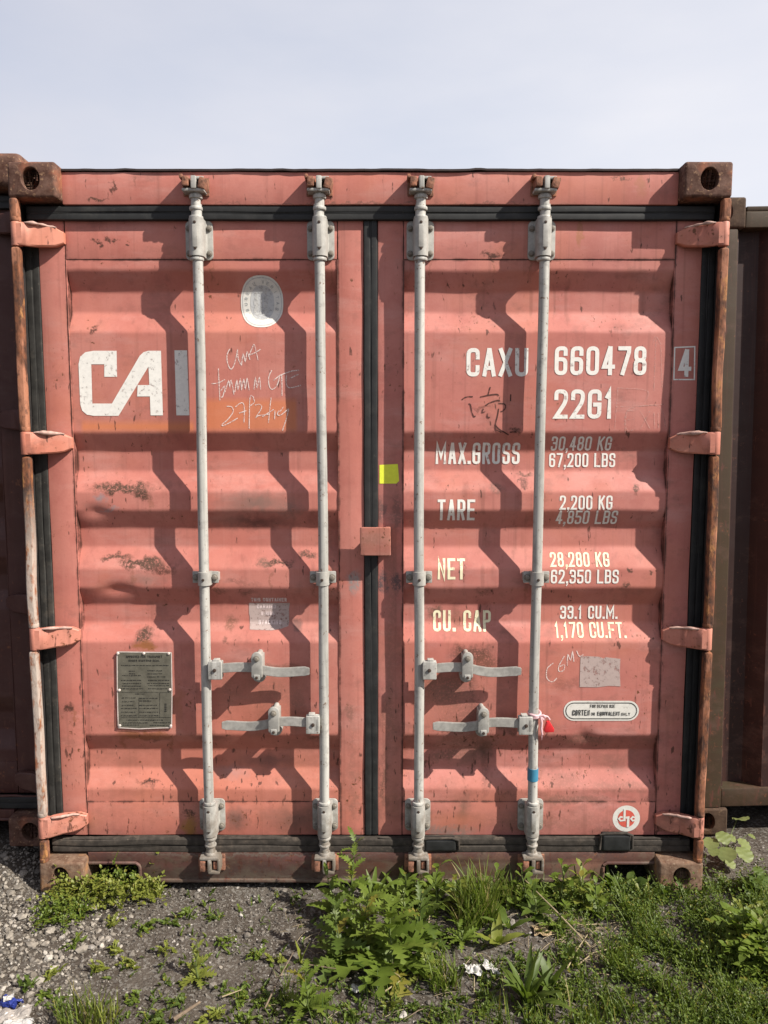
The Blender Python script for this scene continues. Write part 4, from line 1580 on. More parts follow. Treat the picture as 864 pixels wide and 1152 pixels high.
def plate_text(t, a, b, c, d, s=1.0):
    return pxtext(t, 120 + a / kk, 120 + b / kk, 725 + c / kk, 725 + d / kk, s)
pt_strokes += plate_text('APPROVED FOR TRANSPORT', 225, 640, 122, 150, .55) + plate_text('UNDER CUSTOMS SEAL', 255, 610, 168, 192, .6)
rl = random.Random(4)
for (a, b, c) in [(170, 720, 235), (260, 330, 300), (470, 640, 295), (260, 330, 330), (470, 640, 330), (180, 400, 350), (470, 690, 365), (170, 400, 405), (480, 720, 405), (180, 400, 440), (470, 720, 440), (180, 400, 470), (480, 720, 465), (170, 420, 500), (480, 700, 500),
                  (330, 460, 560), (180, 350, 605), (380, 590, 610), (180, 320, 648), (380, 530, 640), (180, 320, 690), (380, 580, 690), (170, 350, 725), (380, 600, 725), (170, 340, 768), (380, 600, 768), (170, 350, 808), (380, 600, 808), (235, 650, 858), (190, 480, 890), (540, 730, 888), (190, 380, 915), (500, 730, 918)]:
    x = a
    while x < b - 8:
        w = rl.uniform(10, 38)
        hh = rl.uniform(7, 12)
        p0 = pt(120 + x / kk, 725 + (c - hh / 2) / kk, A)
        p1 = pt(120 + min(b, x + w) / kk, 725 + (c + hh / 2) / kk, A)
        pt_strokes.append([[(p0[0], p0[1]), (p1[0], p0[1]), (p1[0], p1[1]), (p0[0], p1[1])]])
        x += w + rl.uniform(4, 9)
for (a, b, c, d) in [(612, 545, 612, 830), (612, 545, 740, 545), (170, 828, 740, 828), (375, 600, 375, 825), (170, 540, 610, 540)]:
    p, q = Vector(pt(120 + a / kk, 725 + b / kk, A)), Vector(pt(120 + c / kk, 725 + d / kk, A))
    pt_strokes.append(ribbon([p, q], .0014))
for i in range(5):
    p0, p1 = pt(120 + 665 / kk, 725 + (670 + i * 20) / kk, A), pt(120 + 690 / kk, 725 + (684 + i * 20) / kk, A)
    pt_strokes.append([[(p0[0], p0[1]), (p1[0], p0[1]), (p1[0], p1[1]), (p0[0], p1[1])]])
decal('plate_lettering', pt_strokes, M_plate_txt, L_, lift=.0053, fn=lambda x, z: A, step=0)

# ------------------------------------------------------------------ writing on the right door
for txt, u0, u1, v0, v1, sw, nm, mt in (
        ('CAXU', 525, 594, 391.5, 423.5, 4.5, 'serial_lettering', M_white), ('660478', 624.5, 727, 389.5, 422, 4.5, 'serial_lettering', M_white), ('22G1', 624, 690, 438, 471, 4.5, 'serial_lettering', M_white),
        ('MAX.GROSS', 491, 586.5, 498, 522.5, 3.0, 'weight_lettering', M_white), ('30,480 KG', 622, 690, 491, 507, 2.1, 'weight_lettering', M_white), ('67,200 LBS', 620.5, 695.5, 510, 526, 2.1, 'weight_lettering', M_white),
        ('TARE', 492.5, 534.5, 562, 586, 3.0, 'weight_lettering', M_white), ('2,200 KG', 630, 689, 557.5, 573.5, 2.1, 'weight_lettering', M_white), ('4,850 LBS', 627, 696, 574.5, 590.5, 2.1, 'weight_lettering', M_white),
        ('NET', 492.5, 523.5, 629, 652, 3.0, 'weight_lettering', M_cream), ('28,280 KG', 620, 686.5, 622.5, 638, 2.1, 'weight_lettering', M_cream), ('62,350 LBS', 620, 696, 641, 656.5, 2.1, 'weight_lettering', M_white),
        ('CU. CAP', 488, 553.5, 689, 712, 3.0, 'volume_lettering', M_cream), ('33.1 CU.M.', 633, 698, 684, 699, 2.1, 'volume_lettering', M_white), ('1,170 CU.FT.', 626, 706, 702.5, 718.5, 2.1, 'volume_lettering', M_cream)):
    decal(nm, pxtext(txt, u0, u1, v0, v1, sw), mt, R_)
T = pxtext('4', 764, 777, 393, 424, 4.2)
decal('check_digit', T, M_white, R_)
fr4 = [Vector(pt(u, v, A)) for u, v in ((759, 391), (781.5, 390), (781, 427), (758, 427))]
decal('check_digit_frame', [ribbon(fr4, .0045, True)], M_white, R_)
# dark scrawl below the serial number
ink = [[(92, 190), (140, 160), (212, 156)], [(165, 235), (185, 245), (200, 320), (222, 372), (240, 362)], [(400, 50), (375, 135)], [(290, 160), (380, 140), (470, 130), (490, 148)], [(350, 250), (400, 220), (480, 195), (505, 205)],
       [(325, 285), (312, 325), (345, 315)], [(370, 335), (368, 375), (398, 380)], [(485, 230), (550, 235), (565, 270), (540, 305), (510, 320)], [(490, 285), (478, 360), (455, 450), (460, 480)], [(455, 465), (500, 510), (560, 545), (600, 570)], [(620, 130), (618, 205)], [(455, 450), (458, 510), (520, 540)], [(610, 540), (680, 535)]]
decal('dark_scrawl', pxline(ink, 510, 430, 9.6, 1.5), M_ink, R_, lift=.0008)
faint = [[(340, 420), (345, 335), (420, 315), (470, 325), (490, 400)], [(375, 335), (345, 340), (345, 405), (380, 400)], [(347, 368), (375, 365)], [(395, 335), (430, 400)], [(430, 335), (395, 400)], [(445, 340), (448, 400)], [(460, 340), (462, 400)],
         [(445, 260), (452, 70)], [(440, 90), (452, 60), (470, 90)], [(475, 250), (470, 95)], [(300, 405), (312, 250)], [(305, 320), (480, 310)], [(310, 250), (420, 260), (410, 300)]]
decal('faint_scrawl', pxline(faint, 600, 360, 3.273, 1.0), M_chalk2, R_, lift=.0008)
c6 = [[(75, 85), (52, 105), (50, 140), (70, 155), (88, 140)], [(115, 60), (95, 95), (95, 115), (112, 112), (115, 92), (98, 98)], [(125, 95), (128, 55), (138, 75), (145, 45), (150, 80)], [(160, 40), (170, 60), (185, 55)]]
decal('faint_scrawl', pxline(c6, 600, 720, 3.273, 1.1), M_chalk, R_, lift=.0008)
# yellow square, bleached notice, steel-grade label, round logo
yq = [(427, 523), (447.5, 522), (449, 541), (446, 544), (427, 544)]
decal('yellow_sticker', [[pxpoly(yq)]], M_yel, R_, lift=.0012)
bq = [(245, 70), (430, 78), (465, 95), (490, 82), (632, 98), (625, 220), (632, 365), (520, 360), (400, 375), (235, 372), (238, 240)]
decal('bleached_sticker', [[pxpoly(bq, 625, 730, 8.64)]], M_faded, R_, lift=.0011)
x0, z1 = pt(634.5, 788.5, A)
x1, z0 = pt(718.5, 811, A)


def pill(x0, x1, z0, z1, n=12):
    r = (z1 - z0) / 2
    zc = (z0 + z1) / 2
    o = []
    for k in range(n + 1):
        a = -math.pi / 2 + math.pi * k / n
        o.append((x1 - r + r * math.cos(a), zc + r * math.sin(a)))
    for k in range(n + 1):
        a = math.pi / 2 + math.pi * k / n
        o.append((x0 + r + r * math.cos(a), zc + r * math.sin(a)))
    return o


decal('steel_label', [[pill(x0, x1, z0, z1)]], M_stk, R_, lift=.0012)
e1, e2 = .0065, .0098
decal('label_border', [ring(pill(x0 + e1, x1 - e1, z0 + e1, z1 - e1), pill(x0 + e2, x1 - e2, z0 + e2, z1 - e2))], M_stk_dark, R_, lift=.0019)
T = pxtext('FOR REPAIR USE', 664, 692, 792.6, 796.3, .6) + pxtext('CORTEN', 644, 663.5, 798.6, 805, .95) + pxtext('OR', 665, 669.5, 801.6, 805, .6) + pxtext('EQUIVALENT', 672, 697.5, 800.6, 805, .8) + pxtext('ONLY', 699, 709, 801.8, 805, .6)
decal('label_print', T, M_stk_dark, R_, lift=.0019)
cx, cz = pt(704.5, 920.7, A)
r0 = .0512
dsc = decal('round_logo', [[ellipse(cx, cz, r0, r0, 40)]], M_stk, R_, lift=.0012)
decal('logo_field', [[ellipse(cx, cz, r0 * .63, r0 * .66, 36)]], M_redprint, R_, lift=.0018)
kx = r0 / 16.5


def lg(pts):
    return [(cx + (p[0] - 353) / 14.4 * kx, cz - (p[1] - 372) / 14.4 * kx) for p in pts]


T = [[lg([(300, 190), (338, 190), (338, 415), (300, 415)])], [lg([(338, 335), (405, 325), (405, 530), (362, 530), (362, 370), (338, 370)])],
     ribbon([Vector(p) for p in lg([(288, 345), (250, 338), (222, 372), (250, 408), (300, 402)])], .0062), ribbon([Vector(p) for p in lg([(498, 352), (462, 336), (432, 372), (462, 408), (500, 395)])], .0062)]
decal('logo_letters', T, M_stk, R_, lift=.0026)

# ------------------------------------------------------------------ neighbouring containers
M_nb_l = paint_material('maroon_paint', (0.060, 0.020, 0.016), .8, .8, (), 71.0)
M_nb_r = paint_material('olive_brown_paint', (0.043, 0.027, 0.014), .9, .9, (), 83.0, fade=.15)
M_nb_r_shade = paint_material('shade_darkened_maroon_paint', (0.027, 0.011, 0.009), .8, .9, (), 87.0, fade=.15)  # maroon wall paint with the shade of its recesses mixed into the colour
M_cast_r = rust_material('olive_casting', ((0.040, 0.024, 0.016), (0.068, 0.043, 0.027), (0.10, 0.055, 0.028), (0.11, 0.075, 0.045)), 36, 12.0)
LX, LY, LZ = -1.247 - HW, 0.165, 0.085
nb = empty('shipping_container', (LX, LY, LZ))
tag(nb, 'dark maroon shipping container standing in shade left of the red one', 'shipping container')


def reuse(src, mat, parent):
    c = src.copy()
    COL.objects.link(c)
    c.parent = parent
    c.material_slots[0].link = 'OBJECT'
    c.material_slots[0].material = mat
    for k in list(c.keys()):
        del c[k]
    return c


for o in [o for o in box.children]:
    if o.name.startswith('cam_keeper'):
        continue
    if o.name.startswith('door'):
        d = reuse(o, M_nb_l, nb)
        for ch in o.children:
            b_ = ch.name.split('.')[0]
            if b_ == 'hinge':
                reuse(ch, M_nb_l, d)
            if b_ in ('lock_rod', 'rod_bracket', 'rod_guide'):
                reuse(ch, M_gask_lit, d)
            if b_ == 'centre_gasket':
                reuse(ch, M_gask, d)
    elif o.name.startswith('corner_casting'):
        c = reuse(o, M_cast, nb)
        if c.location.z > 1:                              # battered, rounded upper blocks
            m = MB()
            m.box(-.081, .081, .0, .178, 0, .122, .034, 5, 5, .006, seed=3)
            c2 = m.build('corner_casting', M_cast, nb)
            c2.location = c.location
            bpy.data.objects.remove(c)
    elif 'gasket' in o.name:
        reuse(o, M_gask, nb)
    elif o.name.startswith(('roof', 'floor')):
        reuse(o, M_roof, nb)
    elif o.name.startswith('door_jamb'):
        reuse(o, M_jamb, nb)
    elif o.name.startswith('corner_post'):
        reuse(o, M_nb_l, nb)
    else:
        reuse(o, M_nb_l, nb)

RX, RY, RZ = 1.325 + HW, 0.40, 0.02
nr = empty('shipping_container', (RX, RY, RZ))
nr.rotation_euler = (0, R(-0.8), 0)
tag(nr, 'olive brown shipping container with a corrugated blind end right of the red one', 'shipping container')
for o in [o for o in box.children]:
    if o.name.startswith('corner_casting'):
        reuse(o, M_cast_r, nr)
    elif o.name.startswith(('side_wall', 'end_wall')):
        reuse(o, M_nb_r, nr)
    elif o.name.startswith(('floor',)):
        reuse(o, M_roof, nr)
for s in (-1, 1):
    m = MB()
    m.box(min(s * 1.083, s * 1.2135), max(s * 1.083, s * 1.2135), .006, .15, .118, HT - .118, .008, 3, 40, .003, seed=s)
    m.build('corner_post', M_nb_r, nr)
m = MB()
m.box(-1.082, 1.082, .012, .12, .120, .200, .006, 2, 60, .003)
m.build('sill', M_nb_r, nr)
m = MB()
m.box(-1.056, 1.056, .014, .12, 2.475, 2.540, .008, 3, 80, .006)
m.build('header', M_nb_r, nr)
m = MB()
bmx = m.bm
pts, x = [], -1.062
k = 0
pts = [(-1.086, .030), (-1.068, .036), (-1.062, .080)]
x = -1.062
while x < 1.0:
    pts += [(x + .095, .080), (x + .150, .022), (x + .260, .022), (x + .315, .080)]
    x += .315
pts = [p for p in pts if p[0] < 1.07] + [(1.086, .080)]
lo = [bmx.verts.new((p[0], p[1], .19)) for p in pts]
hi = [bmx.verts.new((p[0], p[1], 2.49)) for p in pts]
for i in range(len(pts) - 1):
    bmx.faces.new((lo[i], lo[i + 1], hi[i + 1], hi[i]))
m.build('front_wall', M_nb_r_shade, nr, smooth=0, recalc=False)
m = MB()
m.box(-1.05, 1.05, .02, 6.0, 2.541, 2.560, .004, 2, 70, .008)
m.build('roof', M_nb_r, nr)

# ------------------------------------------------------------------ ground
def ground_z(x, y):
    z = nz(x * 1.3, y * 1.3, 3) * .014 + nz(x * 5, y * 5, 1) * .010 + nz(x * 12, y * 12, 9) * .004
    z += .075 * sstep(-1.18, -1.40, x) * sstep(-.12, .22, y)
    z += .020 * sstep(.8, 1.4, x) * sstep(.2, -.4, y)
    far = sstep(3, 30, max(abs(x), abs(y)))
    return z * (1 - far) - .006 - .012 * sstep(-.10, .05, y) * sstep(1.2, 1.0, abs(x))


def axis(lo, hi, st, far):
    a = frange(lo, hi, st)
    g, d = [], st
    v = hi
    while v < far:
        d *= 1.45
        v += d
        g.append(min(v, far))
    h, d = [], st
    v = lo
    while v > -far:
        d *= 1.45
        v -= d
        h.append(max(v, -far))
    return list(reversed(h)) + a + g


def gmat():
    k = NT('ground_soil')
    v = k.tc
    a = k.noise(6, 5, .6, v)
    b = k.noise(90, 5, .7, v)
    c = k.noise(260, 3, .7, v)
    vo = k.voronoi(130, v, 'Color')
    vs = k.n('ShaderNodeSeparateColor')
    k.link(vo, vs.inputs[0])
    col = k.mix(k.rng(a, .4, .62), (0.055, 0.044, 0.034), (0.105, 0.090, 0.074))
    col = k.mix(k.rng(b, .38, .66, 0, .75), col, (0.045, 0.036, 0.028))
    col = k.mix(k.rng(vs.outputs[0], .62, .95, 0, .6), col, (0.21, 0.20, 0.18))
    col = k.mix(k.rng(c, .55, .72, 0, .5), col, (0.20, 0.18, 0.15))
    h = k.math('ADD', k.math('MULTIPLY', b, 1.0), k.math('MULTIPLY', c, .5))
    h = k.math('ADD', h, k.math('MULTIPLY', vs.outputs[0], .35))
    k.bsdf(col, .92, 0, k.bump(h, .9, .006), .2)
    return k.m


M_ground = gmat()
gx, gy = axis(-1.5, 1.9, .010, 220.0), axis(-.95, .75, .010, 220.0)
gv, gf = [], []
for y in gy:
    for x in gx:
        gv.append((x, y, ground_z(x, y) + (nz(x * 28, y * 28, 7) * .003 + nz(x * 70, y * 70, 2) * .002 if abs(x) < 2 and abs(y) < 1 else 0)))
n = len(gx)
for j in range(len(gy) - 1):
    for i in range(n - 1):
        gf.append((j * n + i, j * n + i + 1, (j + 1) * n + i + 1, (j + 1) * n + i))
g = mesh_obj('ground', gv, gf, M_ground, smooth=True)
tag(g, kind='structure')

# ------------------------------------------------------------------ gravel
ICO = bmesh.new()
bmesh.ops.create_icosphere(ICO, subdivisions=1, radius=1)
I1 = ([tuple(v.co) for v in ICO.verts], [tuple(v.index for v in f.verts) for f in ICO.faces])
ICO.free()
ICO = bmesh.new()
bmesh.ops.create_icosphere(ICO, subdivisions=2, radius=1)
I2 = ([tuple(v.co) for v in ICO.verts], [tuple(v.index for v in f.verts) for f in ICO.faces])
ICO.free()


def stone_geo(rnd, r, base, sub=I1):
    """angular pebble: a lumpy ball flattened by a few random cuts"""
    sx, sy, sz = r * rnd.uniform(.75, 1.25), r * rnd.uniform(.6, 1.0), r * rnd.uniform(.4, .75)
    rot = Matrix.Rotation(rnd.uniform(0, 6.28), 3, 'Z') @ Matrix.Rotation(rnd.uniform(-.5, .5), 3, 'X') @ Matrix.Rotation(rnd.uniform(-.4, .4), 3, 'Y')
    cuts = [(Vector((rnd.gauss(0, 1), rnd.gauss(0, 1), rnd.gauss(0, 1))).normalized(), rnd.uniform(.55, .9)) for _ in range(5)]
    vs = []
    for c in sub[0]:
        p = Vector(c)
        for nn, dd in cuts:
            t = p.dot(nn) - dd
            if t > 0:
                p -= nn * t
        p *= rnd.uniform(.93, 1.07)
        p = rot @ Vector((p.x * sx, p.y * sy, p.z * sz))
        vs.append((p.x + base[0], p.y + base[1], p.z + base[2]))
    return vs, sub[1]


def stone_mat(name, c1, c2, c3):
    k = NT(name)
    gi = k.n('ShaderNodeNewGeometry').outputs['Random Per Island']
    ob = k.n('ShaderNodeObjectInfo').outputs['Random']
    r1 = k.math('FRACT', k.math('ADD', k.math('MULTIPLY', gi, 7.31), ob))
    r2 = k.math('FRACT', k.math('MULTIPLY', gi, 23.7))
    col = k.mix(k.rng(r1, .0, .8), c1, c2)
    col = k.mix(k.rng(r2, .86, .97), col, c3)
    a = k.noise(140, 4, .6)
    col = k.mix(k.rng(a, .42, .7, 0, .5), col, tuple(x * .55 for x in c1))
    k.bsdf(col, .85, 0, k.bump(a, .5, .0012), .25)
    return k.m


M_stone = stone_mat('grey_gravel', (0.065, 0.056, 0.046), (0.165, 0.148, 0.126), (0.38, 0.355, 0.32))
M_stone_pale = stone_mat('pale_gravel', (0.12, 0.104, 0.083), (0.27, 0.243, 0.205), (0.42, 0.39, 0.34))
rs = random.Random(11)


def bare(x, y):
    """how much bare gravel shows: left strip and the patch before the left door"""
    a = sstep(-.62, -.95, x)
    b = sstep(-.22, -.35, x) * sstep(-.48, -.30, y)
    return max(a, .85 * b, .25)


gv, gf, pv, pf = [], [], [], []
cnt = 0
while cnt < 12500:
    x, y = rs.uniform(-1.45, 1.6), rs.uniform(-.78, .45)
    if abs(x) < 1.2 and y > .10:
        continue
    bb = bare(x, y)
    if rs.random() > bb:
        continue
    left = sstep(-.75, -1.0, x + .12 * nz(x * 4, y * 4)) 
    r = .0018 + .0055 * rs.random() ** 3.0
    if left > rs.random():
        r *= 1.5
    if rs.random() < .05:
        r *= rs.uniform(1.5, 2.6)
    z = ground_z(x, y) + r * .25
    vs, fs = stone_geo(rs, r, (x, y, z), I1)
    if left > rs.random() * 1.3:
        o = len(pv)
        pv += vs
        pf += [tuple(i + o for i in f) for f in fs]
    else:
        o = len(gv)
        gv += vs
        gf += [tuple(i + o for i in f) for f in fs]
    cnt += 1
tag(mesh_obj('gravel', gv, gf, M_stone), kind='stuff')
tag(mesh_obj('pale_gravel', pv, pf, M_stone_pale), kind='stuff')

# larger stones one can pick out
big = [((20, 1003), .017, 'M'), ((98 - 80, 1012), .010, 'M'), ((75, 1040), .013, 'M'), ((33, 1092), .012, 'M'), ((26, 1102), .013, 'M'), ((60, 1055), .011, 'M'), ((45, 1068), .010, 'M'), ((8, 1045), .012, 'M'), ((81, 1112), .008, 'M'), ((12, 1075), .011, 'M'),
       ((144, 1051), .007, 'M'), ((278, 1052), .020, 'G'), ((268, 1046), .012, 'G'), ((292, 1058), .010, 'G'), ((248, 1085), .010, 'M'), ((302, 1100), .011, 'G'), ((352, 1028), .009, 'G'), ((405, 1110), .012, 'M'), ((690, 1125), .008, 'M'), ((675, 1022), .010, 'M'),
       ((795, 1040), .009, 'M'), ((320, 1022), .011, 'M'), ((225, 1110), .007, 'M'), ((5, 1020), .014, 'M'), ((38, 1020), .009, 'M'), ((50, 1085), .009, 'M'), ((70, 1075), .009, 'M')]
for i, ((u, v), r, k) in enumerate(big):
    x, y = gp(u, v)
    vs, fs = stone_geo(rs, r, (0, 0, 0), I2)
    o = mesh_obj('stone', vs, fs, M_stone_pale if k == 'M' else M_stone)
    o.location = (x, y, ground_z(x, y) + r * .28)
    tag(o, 'loose pale stone lying on the gravel among the weeds', 'stone', 'loose stones on the gravel')
    if i == 0:
        o['label'] = 'largest pale stone in the gravel beside the left container corner'
        del o['group']
    if i == 11:
        o['label'] = 'flat grey stone lying before the left door on bare soil'
        del o['group']

# ------------------------------------------------------------------ vegetation
M_leaf = leaf_material('fresh_leaf', (0.100, 0.150, 0.020), (0.155, 0.205, 0.034), .38)
M_leaf_y = leaf_material('yellow_green_leaf', (0.165, 0.195, 0.028), (0.235, 0.255, 0.055), .4)
M_leaf_d = leaf_material('dark_leaf', (0.060, 0.098, 0.016), (0.105, 0.145, 0.026), .32)
M_leaf_pale = leaf_material('pale_round_leaf', (0.155, 0.19, 0.06), (0.205, 0.235, 0.088), .3, yf=.0)
M_grass = leaf_material('grass_blade', (0.090, 0.135, 0.018), (0.165, 0.205, 0.036), .42, yellow=(0.30, 0.24, 0.10), yf=.16)
M_stem = plain_material('green_stem', (0.095, 0.125, 0.035), .6, 0, .3, 40)
M_straw = plain_material('dry_straw', (0.34, 0.275, 0.165), .7, 0, .35, 60, .3, (0.16, 0.12, 0.07))
M_twig = plain_material('dead_twig', (0.17, 0.125, 0.085), .85, 0, .4, 60)
M_dryleaf = plain_material('dry_leaf', (0.34, 0.25, 0.14), .75, 0, .35, 50, .3, (0.25, 0.16, 0.08))


class Foliage:
    def __init__(self):
        self.v, self.f = [], []

    def leaf(self, base, az, L, W, rise=0.9, droop=1.1, kind='lance', n=9, fold=.25, roll=0.0, twist=0.0):
        """one blade: midrib curving over, sides folded up; outline after the kind"""
        p = Vector(base)
        o = len(self.v)
        cr = Vector((-math.sin(az), math.cos(az), 0))
        rows = []
        for i in range(n + 1):
            t = i / n
            el = rise - droop * t
            d = Vector((math.cos(az) * math.cos(el), math.sin(az) * math.cos(el), math.sin(el)))
            up = cr.cross(d) * -1
            if up.z < 0 and abs(el) < 1.5:
                up = -up
            if kind == 'grass':
                w = W * (1 - t) ** .6 * (0.55 + .45 * min(1, t * 4))
            elif kind == 'round':
                w = W * (math.sin(math.pi * min(1, t * .93 + .07)) ** .62) * (1 if t < .98 else .3)
            elif kind == 'lobed':
                env = math.sin(math.pi * min(1, .08 + .92 * t) ** .75) ** .7
                w = W * env * (1.0 if i % 2 else .30) * (1 + .2 * math.sin(i * 2.3))
            elif kind == 'spoon':
                w = W * (.22 + .78 * sstep(.15, .65, t)) * (1 - sstep(.75, 1.02, t) * .95)
            else:
                w = W * math.sin(math.pi * (t * .94 + .04) ** .8) ** .9
            a = roll + twist * t
            side = cr * math.cos(a) + up * math.sin(a)
            un = up * math.cos(a) - cr * math.sin(a)
            sweep = d * (w * .35 if kind == 'lobed' and i % 2 else 0)
            wav = .12 * w * math.sin(i * 1.9 + az * 5)
            l = p + side * w + un * (w * fold + wav) + sweep
            r = p - side * w + un * (w * fold - wav) + sweep
            rows.append((l, p.copy(), r))
            p = p + d * (L / n)
        for l, m, r in rows:
            self.v += [tuple(l), tuple(m), tuple(r)]
        for i in range(n):
            q = o + 3 * i
            self.f += [(q, q + 1, q + 4, q + 3), (q + 1, q + 2, q + 5, q + 4)]
        return p

    def sprig(self, base, az, L, rise, droop, k, lw, rnd):
        """a stalk with pairs of small leaflets"""
        p = Vector(base)
        n = k
        for i in range(n):
            t = i / max(1, n - 1)
            el = rise - droop * t
            d = Vector((math.cos(az) * math.cos(el), math.sin(az) * math.cos(el), math.sin(el)))
            p = p + d * (L / n)
            sz = lw * (1.15 - .5 * t)
            for s in (-1, 1):
                self.leaf(p, az + s * rnd.uniform(.7, 1.3), sz * rnd.uniform(.8, 1.2), sz * .36, el + rnd.uniform(-.1, .5), .5, 'lance', 3, .15)
        self.leaf(p, az, lw * 1.2, lw * .4, rise - droop, .5, 'lance', 3, .15)

    def obj(self, name, mat, parent=None):
        return mesh_obj(name, self.v, self.f, mat, parent, smooth=True)


def stems(parent, lines, r0=.0025, mat=None):
    m = MB()
    for ln in lines:
        k = len(ln)
        m.tube(ln, [r0 * (1 - .6 * i / (k - 1)) for i in range(k)], 7)
    return m.build('stem', mat or M_stem, parent)


def root_at(u, v, name, label, cat='weed', group=None, xy=None):
    x, y = xy or gp(u, v)
    e = empty(name, (x, y, ground_z(x, y)))
    tag(e, label, cat, group)
    return e


def height_px(x, y, v):
    """height above ground of photo row v at depth y"""
    return pt(432, v, y)[1] - ground_z(x, y)


rv = random.Random(77)


def lobed_weed(u, v, vtop, label, nb=9, nl=9, L=.10, W=.022, mat=None, lean=(0, 0), kind='lobed', group=None, spread=1.0):
    """upright stalk with leaves all the way up and a rosette at its foot"""
    e = root_at(u, v, 'weed', label, 'weed', group)
    x, y = e.location.x, e.location.y
    h = height_px(x, y, vtop) if vtop else .08
    f = Foliage()
    ln = []
    for i in range(8):
        t = i / 7
        ln.append(Vector((lean[0] * t * t + .004 * math.sin(t * 7 + u), lean[1] * t * t, h * .93 * t)))
    for i in range(nb):
        az = 2 * math.pi * i / nb + rv.uniform(-.35, .35)
        f.leaf((0, 0, .008), az, L * rv.uniform(.8, 1.25) * spread, W * rv.uniform(.8, 1.2), rv.uniform(.35, 1.0), rv.uniform(.6, 1.3), kind, 12, rv.uniform(.1, .35), rv.uniform(-.25, .25))
    for i in range(nl):
        t = .22 + .78 * (i + 1) / nl
        k = min(6, int(t * 7))
        p = ln[k].lerp(ln[k + 1], t * 7 - k) if k < 7 else ln[7]
        az = i * 2.4 + rv.uniform(-.4, .4)
        s = (1.05 - .55 * t)
        f.leaf(p, az, L * s * rv.uniform(.8, 1.15), W * s * rv.uniform(.85, 1.2), rv.uniform(.5, 1.1), rv.uniform(.5, 1.2), kind, 12, rv.uniform(.1, .35), rv.uniform(-.3, .3))
    f.obj('foliage', mat or M_leaf, e)
    stems(e, [ln], .0032)
    return e


def rosette(u, v, label, n=9, L=.08, W=.011, kind='lance', mat=None, rise=(.5, 1.2), droop=(.3, 1.0), cat='weed', group=None, name='weed'):
    f = Foliage()
    for i in range(n):
        az = 2 * math.pi * i / n + rv.uniform(-.4, .4)
        f.leaf((rv.uniform(-.006, .006), rv.uniform(-.006, .006), -.002), az, L * rv.uniform(.65, 1.2), W * rv.uniform(.8, 1.2), rv.uniform(*rise), rv.uniform(*droop), kind, 10, rv.uniform(.1, .4), rv.uniform(-.3, .3), rv.uniform(-.5, .5))
    x, y = gp(u, v)
    o = f.obj(name, mat or M_leaf)
    o.location = (x, y, ground_z(x, y))
    tag(o, label, cat, group)
    return o


def grass_tuft(u, v, vtop, label, n=46, r=.03, W=.0032, mat=None, group=None):
    x, y = gp(u, v)
    h = height_px(x, y, vtop)
    f = Foliage()
    for i in range(n):
        a, q = rv.uniform(0, 6.28), r * math.sqrt(rv.random())
        f.leaf((q * math.cos(a), q * math.sin(a), -.003), rv.uniform(0, 6.28), h * rv.uniform(.45, 1.12), W * rv.uniform(.7, 1.3), rv.uniform(1.15, 1.55), rv.uniform(.05, .9), 'grass', 7, .3, 0, rv.uniform(-.8, .8))
    o = f.obj('grass_tuft', mat or M_grass)
    o.location = (x, y, ground_z(x, y))
    tag(o, label, 'grass tuft', group)
    return o


def creeper(u, v, label, rx, ry, n, hmax, lw, mat=None, L=(.03, .07), group=None, cat='weed', name='creeping_weed', back=0.0):
    """sprawling small-leaved weed"""
    x, y = gp(u, v)
    f = Foliage()
    for i in range(n):
        a, q = rv.uniform(0, 6.28), math.sqrt(rv.random())
        bx, by = rx * q * math.cos(a), ry * q * math.sin(a)
        hh = hmax * (1 - q * .75) * rv.random()
        gz = ground_z(x + bx, y + by) - ground_z(x, y)
        f.sprig((bx, by, gz + hh), rv.uniform(0, 6.28), rv.uniform(*L), rv.uniform(.2, 1.3), rv.uniform(0, .9), rv.randint(3, 6), lw * rv.uniform(.7, 1.3), rv)
    o = f.obj(name, mat or M_leaf_y)
    o.location = (x, y, ground_z(x, y))
    tag(o, label, cat, group)
    return o


# the ferny creeper round the left foot of the container
creeper(112, 1014, 'low ferny weed with small yellow green leaves sprawling round the left bottom corner', .185, .075, 170, .10, .0125, None, (.03, .085))
creeper(168, 1006, 'loose trailing end of the ferny weed under the sill right of the corner', .05, .05, 46, .07, .012, M_leaf_y, (.03, .07))
creeper(80, 1002, 'yellow ferny sprays hanging before the left corner casting', .05, .03, 46, .13, .012, M_leaf_y, (.03, .08))
creeper(128, 1000, 'leafy sprigs standing up before the left sill pocket', .10, .03, 40, .12, .013, M_leaf, (.04, .08))
creeper(70, 1030, 'dark small-leaved clump at the left edge of the ferny corner weed', .085, .055, 130, .05, .010, M_leaf)
e = lobed_weed(172, 993, 950, 'thin weed climbing up the sill between left corner and first lock rod', 3, 7, .045, .013, M_leaf_y, (.015, 0), 'spoon')
e = lobed_weed(60, 985, 948, 'small weed growing up against the rusty left post', 3, 7, .045, .012, M_leaf, (.02, 0), 'spoon')
rosette(183, 1000, 'single curled leaf plant by the end of the left sill pocket', 3, .045, .011, 'spoon', M_leaf_d, (1.0, 1.4), (.2, .6))
rosette(46, 982, 'tiny pale weed sticking out left of the rusty post', 4, .04, .009, 'spoon', M_leaf_y, (.2, 1.0), (.1, .5))
